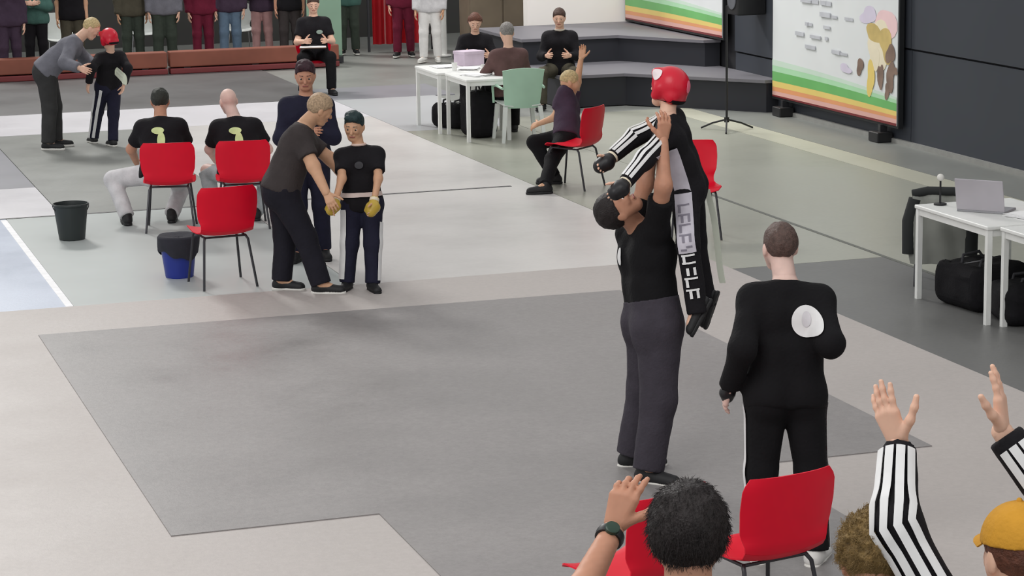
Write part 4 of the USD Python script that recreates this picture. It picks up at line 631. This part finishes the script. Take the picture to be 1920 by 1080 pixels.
 'filmer': ((2.177, 5.311, 0.249), {'head': (0, 0, 1.699), 'neck': (-0.023, -0.056, 1.496), 'pelvis': (-0.023, -0.056, 0.973), 'hf': (0.377, 0.921, -0.1), 'hu': (0.038, 0.092, 0.995), 'cf': (0.379, 0.925, 0), 'pf': (0.379, 0.925, 0), 'shL': (-0.185, 0.011, 1.422), 'elL': (-0.179, 0.311, 1.47), 'wrL': (-0.015, 0.482, 1.591), 'hiL': (-0.11, -0.02, 0.941), 'anL': (-0.106, 0.044, 0.089), 'knL': (-0.097, 0.04, 0.515), 'ftL': (0.379, 0.925, 0), 'hdL': (0.365, 0.074, 0.928), 'hnL': (0.649, 0.754, 0.105), 'shR': (0.14, -0.122, 1.422), 'elR': (0.185, -0.141, 1.128), 'wrR': (0.244, 0.005, 0.945), 'hiR': (0.064, -0.091, 0.941), 'anR': (0.106, -0.044, 0.089), 'knR': (0.097, -0.04, 0.515), 'ftR': (0.379, 0.925, 0)}),
 'curly': ((2.716, 5.361, 0.283), {'head': (0, 0, 1.523), 'neck': (-0.022, -0.056, 1.34), 'pelvis': (-0.022, -0.056, 0.872), 'hf': (0.404, 0.798, -0.447), 'hu': (0.202, 0.399, 0.894), 'cf': (0.372, 0.928, 0), 'pf': (0.372, 0.928, 0), 'shL': (-0.168, 0.003, 1.275), 'elL': (-0.209, 0.019, 1.011), 'wrL': (-0.156, 0.15, 0.847), 'hiL': (-0.101, -0.024, 0.844), 'anL': (-0.096, 0.038, 0.08), 'knL': (-0.087, 0.035, 0.462), 'ftL': (0.372, 0.928, 0), 'shR': (0.124, -0.114, 1.275), 'elR': (0.164, -0.131, 1.011), 'wrR': (0.216, 0, 0.847), 'hiR': (0.056, -0.087, 0.844), 'anR': (0.096, -0.038, 0.08), 'knR': (0.087, -0.035, 0.462), 'ftR': (0.372, 0.928, 0)}),
 'clapper': ((3.013, 5.156, 0.237), {'head': (0, 0, 1.615), 'neck': (-0.023, -0.056, 1.421), 'pelvis': (-0.023, -0.056, 0.924), 'hf': (-0.03, 0.994, -0.105), 'hu': (0.023, 0.106, 0.994), 'cf': (0.38, 0.925, 0), 'pf': (0.38, 0.925, 0), 'shL': (-0.177, 0.008, 1.451), 'elL': (-0.274, 0.136, 1.691), 'wrL': (-0.178, 0.309, 1.85), 'hiL': (-0.106, -0.022, 0.894), 'anL': (-0.101, 0.042, 0.085), 'knL': (-0.092, 0.038, 0.489), 'ftL': (0.38, 0.925, 0), 'hdL': (-0.287, 0.274, 0.918), 'hnL': (0.922, 0.388, 0), 'shR': (0.132, -0.119, 1.451), 'elR': (0.115, -0.02, 1.721), 'wrR': (0.004, 0.1, 1.916), 'hiR': (0.06, -0.089, 0.894), 'anR': (0.101, -0.042, 0.085), 'knR': (0.092, -0.038, 0.489), 'ftR': (0.38, 0.925, 0), 'hdR': (-0.018, 0.126, 0.992), 'hnR': (-0.779, 0.627, 0)}),
}
# ---------------------------------------------------------------- the people of the photograph
H_BLACK = hairm('black', (34, 28, 28)); H_BROWN = hairm('brown', (72, 52, 44)); H_BUZZ = hairm('buzz', (86, 68, 62)); H_GREY = hairm('grey', (132, 128, 124)); H_BLOND = hairm('blond', (196, 174, 128)); H_TEAL = hairm('teal_black', (28, 50, 52)); H_CURL = hairm('curly', (136, 112, 70)); H_SAND = hairm('sand', (176, 150, 122)); H_RED = hairm('redbrown', (96, 58, 44))
C_BLACK = cloth('black', (24, 22, 26)); C_JET = cloth('jet', (16, 15, 18)); C_CHAR = cloth('charcoal', (62, 56, 56)); C_DGREY = cloth('dark_grey', (62, 58, 66)); C_NAVY = cloth('navy', (32, 32, 50)); C_GREYT = cloth('grey', (112, 112, 120)); C_LGREY = cloth('light_grey', (206, 204, 206)); C_PALEB = cloth('pale_blue_grey', (182, 190, 192)); C_MAROON = cloth('maroon', (108, 30, 52)); C_JEAN = cloth('jeans', (96, 116, 136)); C_GREEN = cloth('dark_green', (58, 66, 58)); C_PURP = cloth('dark_purple', (66, 52, 68)); C_TEAL = cloth('teal', (70, 104, 96)); C_OLIVE = cloth('olive', (78, 74, 62)); C_PINK = cloth('dusty_pink', (170, 132, 130)); C_BRMAR = cloth('brown_maroon', (96, 72, 70)); C_WHITE = cloth('white', (226, 224, 222), .04); C_OCHRE = cloth('mustard', (206, 150, 52), .1)
S_BLACK = mat('shoe_black', (30, 30, 32), .6, .1, 12); S_WHITE = mat('shoe_white', (220, 218, 214), .6, .05, 12); S_BROWN = mat('shoe_brown', (62, 40, 32), .6, .1, 12)
PRW = mat('print_white_cloth', (226, 226, 226), .8, .06, 12); PRY = mat('print_lime', (206, 222, 160), .8, .12, 10); PRG = mat('print_light_grey', (196, 192, 202), .8, .10, 14); PRD = mat('print_mid', (130, 126, 138), .8, .1, 14)
GLB = mat('glove_black', (26, 25, 28), .45, .1, 10); GLG = mat('glove_gold', (190, 160, 62), .35, .15, 10)

def strands(t, n, length, width, m, out=.35, curl=0., seed=1):
    hp = stage.GetPrimAtPath(str(t.GetPath())+'/hair'); v = np.array(UsdGeom.Mesh(hp).GetPointsAttr().Get()); f = np.array(UsdGeom.Mesh(hp).GetFaceVertexIndicesAttr().Get()).reshape(-1, 3)
    rng = np.random.default_rng(seed); a, b, c = v[f[:, 0]], v[f[:, 1]], v[f[:, 2]]; N = np.cross(b-a, c-a); A = np.linalg.norm(N, axis=1); i = rng.choice(len(f), n, p=A/A.sum()); w = rng.dirichlet([1, 1, 1], n)
    p = a[i]*w[:, :1]+b[i]*w[:, 1:2]+c[i]*w[:, 2:]; nn = N[i]/(A[i][:, None]+1e-12); c0 = v.mean(0); top = c0+V(0, 0, (v[:, 2].max()-c0[2])*.7)
    fl = p-top; fl -= nn*(fl*nn).sum(1, keepdims=True); fl /= np.linalg.norm(fl, axis=1, keepdims=True)+1e-9; d = fl+nn*out+rng.normal(size=(n, 3))*.35; d /= np.linalg.norm(d, axis=1, keepdims=True); L = length*rng.uniform(.5, 1.2, n)[:, None]
    sd = np.cross(d, nn); ph = rng.uniform(0, 6.3, n)[:, None]
    P = np.stack([p-nn*.004+d*L*x+(sd*np.sin(ph+x*7)+nn*np.cos(ph+x*7))*curl+V(0, 0, -1)*L*.25*x*x for x in np.linspace(0, 1, 5)], 1)
    cv = UsdGeom.BasisCurves.Define(stage, str(t.GetPath())+'/hair_strands'); cv.CreateTypeAttr('linear'); cv.CreateCurveVertexCountsAttr([5]*n)
    cv.CreatePointsAttr([Gf.Vec3f(*map(float, x)) for x in P.reshape(-1, 3)]); cv.CreateWidthsAttr(np.tile([1, 1, .9, .7, .25], n).astype(float)*width); cv.SetWidthsInterpolation('vertex')
    UsdShade.MaterialBindingAPI.Apply(cv.GetPrim()).Bind(m); tag(cv, kind='stuff')
# the coach who lifts
t, o = person('lifter', 'man in black t-shirt and charcoal trousers lifting a fighter in a red head guard', 1.82, .010, 1.04, 'tan', 'short', H_BLACK, C_JET, 'short', C_DGREY, S_BLACK, RUBBER, hem=-.02, ploose=.03, fine=.005, curl=.45, seed=1)
emblem(o, o['shirt'], o['P']+(o['N']-o['P'])*.74-o['rt']*.06, -o['cf'], .018, .05, PRW, t)
# the lifted fighter
t, o = person('fighter', 'young fighter in red head guard and lettered black trousers held up in the air', 1.42, .009, .95, 'fair', None, None, C_BLACK, 'long', C_BLACK, S_BLACK, S_BLACK, fine=.005, ploose=.016, hem=-.06, hemx=.05, seed=2)
h, hfl = helmet(o, t, mat('guard_red', (206, 26, 50), .3, .04, 6))
P = o['HP']; emblem(o, hfl, P(-.075, .045, .075), nrm(-.72*np.cross(o['hf'], o['hu'])+.6*o['hf']+.3*o['hu']), .03, .035, mat('guard_white', (240, 226, 228), .35), h, 'badge', .004, o['hu'])
emblem(o, hfl, P(0, -.11, .06), -o['hf'], .02, .035, mat('guard_pink', (232, 120, 140), .3), h, 'badge', .004, o['hu'])
for S in 'LR':
    mitt(t, o['J'], S, GLB, o['s'])
    od = nrm(V(0, 0, 1)*.8-.5*V(math.sin(.37), math.cos(.37), 0))
    for q in (-.55, .0, .55): arm_stripe(o, t, S, od, .010, PRW, .2, .98, .006, q)
leg_stripe(o, t, 'L', -1, .050, PRG, .0, .12, .008, 'side_panel')
J = o['J']; hv = -nrm(J['hiR']-J['hiL'])
obj('side_panel', ribbon(o['shirt'], [J['shL']*(1-x)+J['hiL']*x for x in np.linspace(.22, 1.16, 14)], [hv]*14, .046, .008), PRG, t, 50)
rng = np.random.default_rng(4); fl = o['pants']     # the block lettering down the panel, too blurred in the photograph to be read
def along(x): return J['hiL']+(J['knL']-J['hiL'])*x*2 if x < .5 else J['knL']+(J['anL']-J['knL'])*(x-.5)*2
glyph = ['|-', '=|', '-|', '|=', 'v', '|-|', '=', '-|-', '|=']
for i, gch in enumerate(glyph):
    x0 = .10+i*.094; ms = []
    def bar(u0, u1, a, b):
        tt = np.linspace(x0+.078*a, x0+.078*b, 4); pts = [along(x) for x in tt]; w = nrm(np.cross(np.gradient(np.array(pts), axis=0)[1], hv)); pts = [p+w*.042*(u0+u1)/2 for p in pts]
        ms.append(ribbon(fl, pts, [hv]*4, abs(u1-u0)*(.021 if x0 < .5 else .024), .0105, None, 3))
    if '|' in gch: bar(-.8, .8, .0, .2)
    if '=' in gch: bar(-.8, -.5, .2, 1); bar(.1, .45, .2, 1)
    if '-' in gch: bar(.4, .75, .2, 1)
    if 'v' in gch: bar(-.8, .0, .3, .5); bar(.0, .8, .6, .8)
    if gch.count('|') > 1: bar(-.8, .8, .8, 1)
    obj('letter', cat_(ms), PRD if x0 < .5 else PRW, t, 50)
obj('belt_end', sheet(np.array([[o['P']+R_*(.16+.10*k+w*.018)+V(0, 0, -.05-.55*k)+V(0, .12, 0)+V(.01, 0, 0)*math.sin(k*5) for w in (-1, 1)] for k in np.linspace(0, 1, 14)]), .004), mat('belt_pale', (214, 220, 204), .7, .04, 8), t, 60)
# boy from behind
t, o = person('boy', 'boy seen from behind in black tracksuit with a round white emblem on the back', 1.80, .010, .98, 'pale', 'buzz', H_BUZZ, C_JET, 'long', C_JET, S_WHITE, RUBBER, hem=-.07, loose=.014, ploose=.012, face=False, fine=.005, hairt=.005, seed=3)
cc = o['P']+(o['N']-o['P'])*.66+o['rt']*.075
emblem(o, o['shirt'], cc, -o['cf'], .072, .080, PRW, t, 'emblem', .008)
emblem(o, o['shirt'], cc+o['up']*.01, -o['cf'], .022, .040, mat('print_grey_cloth', (206, 204, 208), .8), t, 'emblem_mark', .0105)
leg_stripe(o, t, 'L', -1, .022, PRW, .12, .98, .009); leg_stripe(o, t, 'R', 1, .022, PRW, .12, .98, .009)
mitt(t, o['J'], 'L', GLB, .62)
# the pair in the middle ground
t, o = person('leaner', 'heavy man in charcoal t-shirt leaning over the boy with golden gloves', 1.76, .012, 1.22, 'warm', 'short', H_SAND, C_CHAR, 'short', cloth('black_navy', (30, 29, 38)), S_BLACK, RUBBER, hem=-.03, seed=4, ploose=.014)
t, o = person('goldboy', 'boy in black t-shirt and golden gloves standing beside the leaning coach', 1.5, .011, .95, 'warm', 'thick', H_TEAL, C_BLACK, 'short', C_NAVY, S_BLACK, S_BLACK, hem=-.09, ploose=.016, seed=5, hairt=.006, collar=mat('collar_pale', (222, 196, 184), .8))
for S in 'LR': mitt(t, o['J'], S, GLG, .85)
leg_stripe(o, t, 'R', -1, .038, PRW, .12, .90, .009, 'side_panel', 0, V(-.93, -.38, 0)); leg_stripe(o, t, 'L', 1, .028, PRW, .45, .93, .009, 'side_panel', 0, V(.72, -.70, 0))
emblem(o, o['shirt'], o['P']+(o['N']-o['P'])*.70-o['rt']*.0, o['cf'], .035, .03, mat('print_dull', (66, 66, 70), .8), t)
obj('waistband', cat_([ribbon(o['pants'], [o['P']+o['up']*.06+o['rt']*.16*math.cos(a)+o['cf']*.12*math.sin(a) for a in np.linspace(.35, 2.8, 12)], [nrm(o['rt']*math.cos(a)+o['cf']*math.sin(a)) for a in np.linspace(.35, 2.8, 12)], .018, .02, o['up'])]), mat('belt_white', (214, 196, 190), .8), t, 50)
t, o = person('behind', 'person in dark navy top standing behind the leaning coach, facing the camera', 1.76, .013, 1., 'tan', 'thick', hairm('maroon_black', (52, 26, 36)), C_NAVY, 'long', C_NAVY, S_BLACK, S_BLACK, seed=6, hairt=.008)
emblem(o, o['shirt'], o['P']+(o['N']-o['P'])*.72-o['rt']*.13, o['cf'], .018, .09, PRW, t)
# the two seated men
for k, lb, sk, hr, hm, pm in (('seat1', 'seated dark-haired man in black printed t-shirt and light trousers, from behind', 'tan', 'short', hairm('darkgreen_black', (44, 46, 40)), C_LGREY), ('seat2', 'seated bald man in black printed t-shirt and pale blue-grey trousers, from behind', 'pale', None, None, C_PALEB)):
    t, o = person(k, lb, 1.76, .012, 1.08, sk, hr, hm, C_BLACK, 'short', pm, S_BLACK, S_BLACK, hem=-.06, loose=.016, face=False, seed=7)
    c = o['P']+(o['N']-o['P'])*.60
    emblem(o, o['shirt'], c-o['rt']*.02+o['up']*.05, -o['cf'], .06, .035, PRY, t, 'print'); emblem(o, o['shirt'], c+o['rt']*.01-o['up']*.05, -o['cf'], .038, .085, PRY, t, 'print')
# the far pair
t, o = person('greyman', 'man in grey shirt bending over the child in the red helmet at the far left', 1.78, .014, 1.08, 'fair', 'buzz', H_BLOND, C_GREYT, 'long', cloth('dark_slate', (58, 58, 58)), S_BLACK, RUBBER, hem=-.04, loose=.02, ploose=.018, seed=8, hairt=.003, fine=.008)
t, o = person('redkid', 'child in red helmet and dark tracksuit in front of the bending man', 1.42, .013, .98, 'fair', None, None, C_BLACK, 'long', C_NAVY, S_BLACK, RUBBER, face=False, seed=9, fine=.008, ploose=.016)
helmet(o, t, mat('guard_red', (0, 0, 0)))
emblem(o, o['shirt'], o['P']+(o['N']-o['P'])*.45+o['rt']*.05, -o['cf'], .03, .075, mat('print_cream_cloth', (214, 220, 200), .8), t); leg_stripe(o, t, 'L', -1, .022, PRW, .1, .98, .009); leg_stripe(o, t, 'L', -1, .018, PRW, .1, .98, .009, 'stripe', -1.6)
# around the desks
person('redseat', 'person in dark clothes bent forward on the sideways red chair near the white desks', 1.72, .013, 1., 'warm', 'buzz', H_BLOND, C_PURP, 'short', C_JET, S_BLACK, S_BLACK, hem=-.05, seed=10, hairt=.004, fine=.007)
person('plasticseat', 'grey-haired person in brownish top sitting in the pale green plastic chair', 1.70, .014, 1., 'fair', 'short', H_GREY, C_BRMAR, 'long', C_JET, S_BLACK, S_BLACK, hem=-.05, face=False, seed=11, fine=.008)
person('woman', 'dark-haired woman in black top sitting behind the white desks', 1.62, .014, .95, 'fair', 'long', H_RED, C_BLACK, 'long', C_BLACK, S_BLACK, S_BLACK, hem=-.05, seed=12, fine=.008)
t, o = person('stepseat', 'person in black jacket and pale scarf sitting on the stage step', 1.68, .014, 1.02, 'fair', 'short', H_BROWN, C_BLACK, 'long', C_OLIVE, S_BLACK, S_BLACK, hem=-.05, seed=13, fine=.008, collar=mat('scarf_pale', (206, 200, 186), .8))
t, o = person('judge', 'seated judge in black t-shirt writing on a clipboard in front of the barrier', 1.72, .015, 1.05, 'fair', 'short', H_BROWN, C_BLACK, 'short', C_JET, S_BLACK, S_BLACK, hem=-.05, seed=14, fine=.008)
emblem(o, o['shirt'], o['P']+(o['N']-o['P'])*.62-o['rt']*.07, o['cf'], .045, .03, mat('print_mint_cloth', (150, 170, 160), .8), t)
jb = V(*PEOPLE['judge'][0])
cb = thing('clipboard', 'white clipboard on the lap of the seated judge', 'clipboard', jb+V(-.10, -.34, .655), -.25)
obj('board', tm(rbox(-.19, .19, -.13, .13, 0, .012, .004)), mat('board_brown', (110, 84, 66), .6), cb); obj('sheet', box(-.18, .18, -.12, .12, .012, .016), PAPER, cb, False); obj('clip', tm(rbox(-.05, .05, .10, .135, .014, .028, .004)), STEEL, cb)
dup(c0, (jb[0], jb[1]+.0, 0), yawdir(jb[0], jb[1], 176), 'red shell chair under the seated judge in front of the barrier')
st = thing('stool', 'plain dark stool under the dark-haired woman behind the desks', 'stool', (V(*PEOPLE['woman'][0])))
obj('seat', tm(rbox(-.19, .19, -.17, .19, .385, .43, .015)), BLACKP, st)
for sx, sy in ((-1, -1), (1, -1), (-1, 1), (1, 1)): obj('leg', tube([(sx*.14, sy*.14, .385), (sx*.18, sy*.18, 0)], .013, 8), STEEL, st)
# spectators behind the barrier
for i, (sh, pa, sl, lb, sk, hr) in enumerate([
    (C_PURP, C_PURP, 'long', 'standing spectator in dark purple clothes at the left edge, behind the barrier', 'fair', H_BROWN),
    (C_TEAL, C_BLACK, 'long', 'standing spectator in teal top behind the back of the grey-shirted man', 'fair', H_BLACK),
    (C_BLACK, C_OLIVE, 'short', 'standing spectator in black top and olive trousers behind the red-helmeted child', 'warm', H_BLACK),
    (C_OLIVE, C_GREEN, 'long', 'standing spectator in dark green trousers just right of the red-helmeted child', 'warm', H_BROWN),
    (C_GREYT, C_GREEN, 'long', 'broad spectator with grey top and dark green trousers left of the maroon tracksuit', 'fair', H_BLACK),
    (C_MAROON, C_MAROON, 'long', 'standing spectator in a full maroon tracksuit behind the barrier', 'fair', H_BLOND),
    (C_PURP, C_JEAN, 'long', 'standing spectator in light blue jeans right of the maroon tracksuit', 'fair', H_BROWN),
    (C_PURP, C_PINK, 'long', 'standing spectator in dusty pink trousers right of the blue jeans', 'fair', H_RED),
    (C_BLACK, C_CHAR, 'short', 'standing spectator in charcoal trousers just left of the seated judge', 'tan', H_BLACK),
    (C_TEAL, C_GREEN, 'long', 'standing spectator in teal top right behind the seated judge', 'fair', H_GREY),
    (C_MAROON, C_MAROON, 'long', 'spectator in maroon clothes between the red curtain and the white post', 'fair', H_BROWN),
    (C_LGREY, C_WHITE, 'long', 'spectator in white trousers standing next to the white post', 'warm', H_BLACK)]):
    t, o = person(f'spec{i}', lb, [1.7, 1.68, 1.72, 1.7, 1.75, 1.66, 1.72, 1.64, 1.7, 1.72, 1.7, 1.68][i], .018, [1., 1., 1., 1.05, 1.15, 1., 1., .95, 1., 1.05, 1., 1.][i], sk, 'short', hr, sh, sl, pa, S_BLACK if i not in (5, 11) else S_WHITE, RUBBER, face=False, seed=20+i, fine=.012, ploose=.012, loose=.024)
    if i == 5: leg_stripe(o, t, 'L', -1, .03, mat('stripe_rose', (190, 110, 124), .8), .1, .95, .01)
# nearest spectators, cut by the lower edge
t, o = person('filmer', 'dark-haired spectator in the foreground raising the left hand with a watch', 1.83, .012, 1., 'tan', 'short', H_BLACK, C_JET, 'short', C_BLACK, S_BLACK, RUBBER, face=False, curl=[.35, .5, .6, .7, .5], fine=.0045, seed=40, hairt=.017)
strands(t, 7000, .022, .0012, H_BLACK, .30, .001, 3)
J = o['J']; d = nrm(J['wrL']-J['elL']); T = trimesh.geometry.align_vectors([0, 0, 1], d); T[:3, 3] = J['wrL']-d*.035
w = obj('watch', lathe([(.030, -.012), (.038, -.012), (.040, 0), (.038, .012), (.030, .012)], 28).apply_transform(T), BLACKP, t, 40)
g = lathe([(0, 0), (.020, 0), (.020, .010), (.016, .013), (0, .013)], 24); a = nrm(np.cross(d, V(1, 0, 0))); T2 = trimesh.geometry.align_vectors([0, 0, 1], -a if a[1] > 0 else a); T2[:3, 3] = J['wrL']-d*.035+(-a if a[1] > 0 else a)*.032; obj('dial', g.apply_transform(T2), mat('dial_green', (40, 62, 50), .3), w, 40)
t, o = person('curly', 'foreground spectator with curly sandy hair and dark maroon top', 1.66, .012, 1., 'tan', 'curly', H_CURL, cloth('dark_maroon', (66, 40, 44)), 'long', C_BLACK, S_BLACK, RUBBER, face=False, fine=.005, seed=41)
strands(t, 4500, .018, .0013, H_CURL, .6, .006, 4)
t, o = person('clapper', 'foreground spectator in mustard cap clapping in black sleeves with three white stripes', 1.76, .010, 1., 'fair', 'short', H_RED, C_BLACK, 'long', C_BLACK, S_BLACK, RUBBER, face=False, curl=[.12, .10, .12, .18, .6], fine=.004, seed=42, loose=.008)
camdir = nrm(-V(*PEOPLE['clapper'][0])+V(0, 0, 2.5))
for S, od in (('L', nrm(V(-.55, -.8, .1))), ('R', nrm(V(-.2, -.9, .2)))):
    for q in (-.75, -.25, .25, .75): arm_stripe(o, t, S, od, .0115, PRW, .05, .82, .011, q)
P = o['HP']; M = o['M']; s = o['hs']
cf_ = Field(.02).ell(P(0, -.012, .038), M, V(.094, .112, .104)*s); capm = cf_.mesh(.005, [(P(0, 0, .035), -o['hu'])])
cp = obj('cap', capm, C_OCHRE, t, True); U_s = np.linspace(-1, 1, 13)
obj('peak', sheet(np.array([[P(u*.085, .085*math.sqrt(1-u*u*.8)+k*.075*math.sqrt(1-u*u*.9)-.01, .045-k*.012-.012*u*u) for u in U_s] for k in np.linspace(0, 1, 5)]), .004), C_OCHRE, cp, 50); obj('button', trimesh.creation.icosphere(1, .008).apply_translation(P(0, -.012, .143)), C_OCHRE, cp, True)
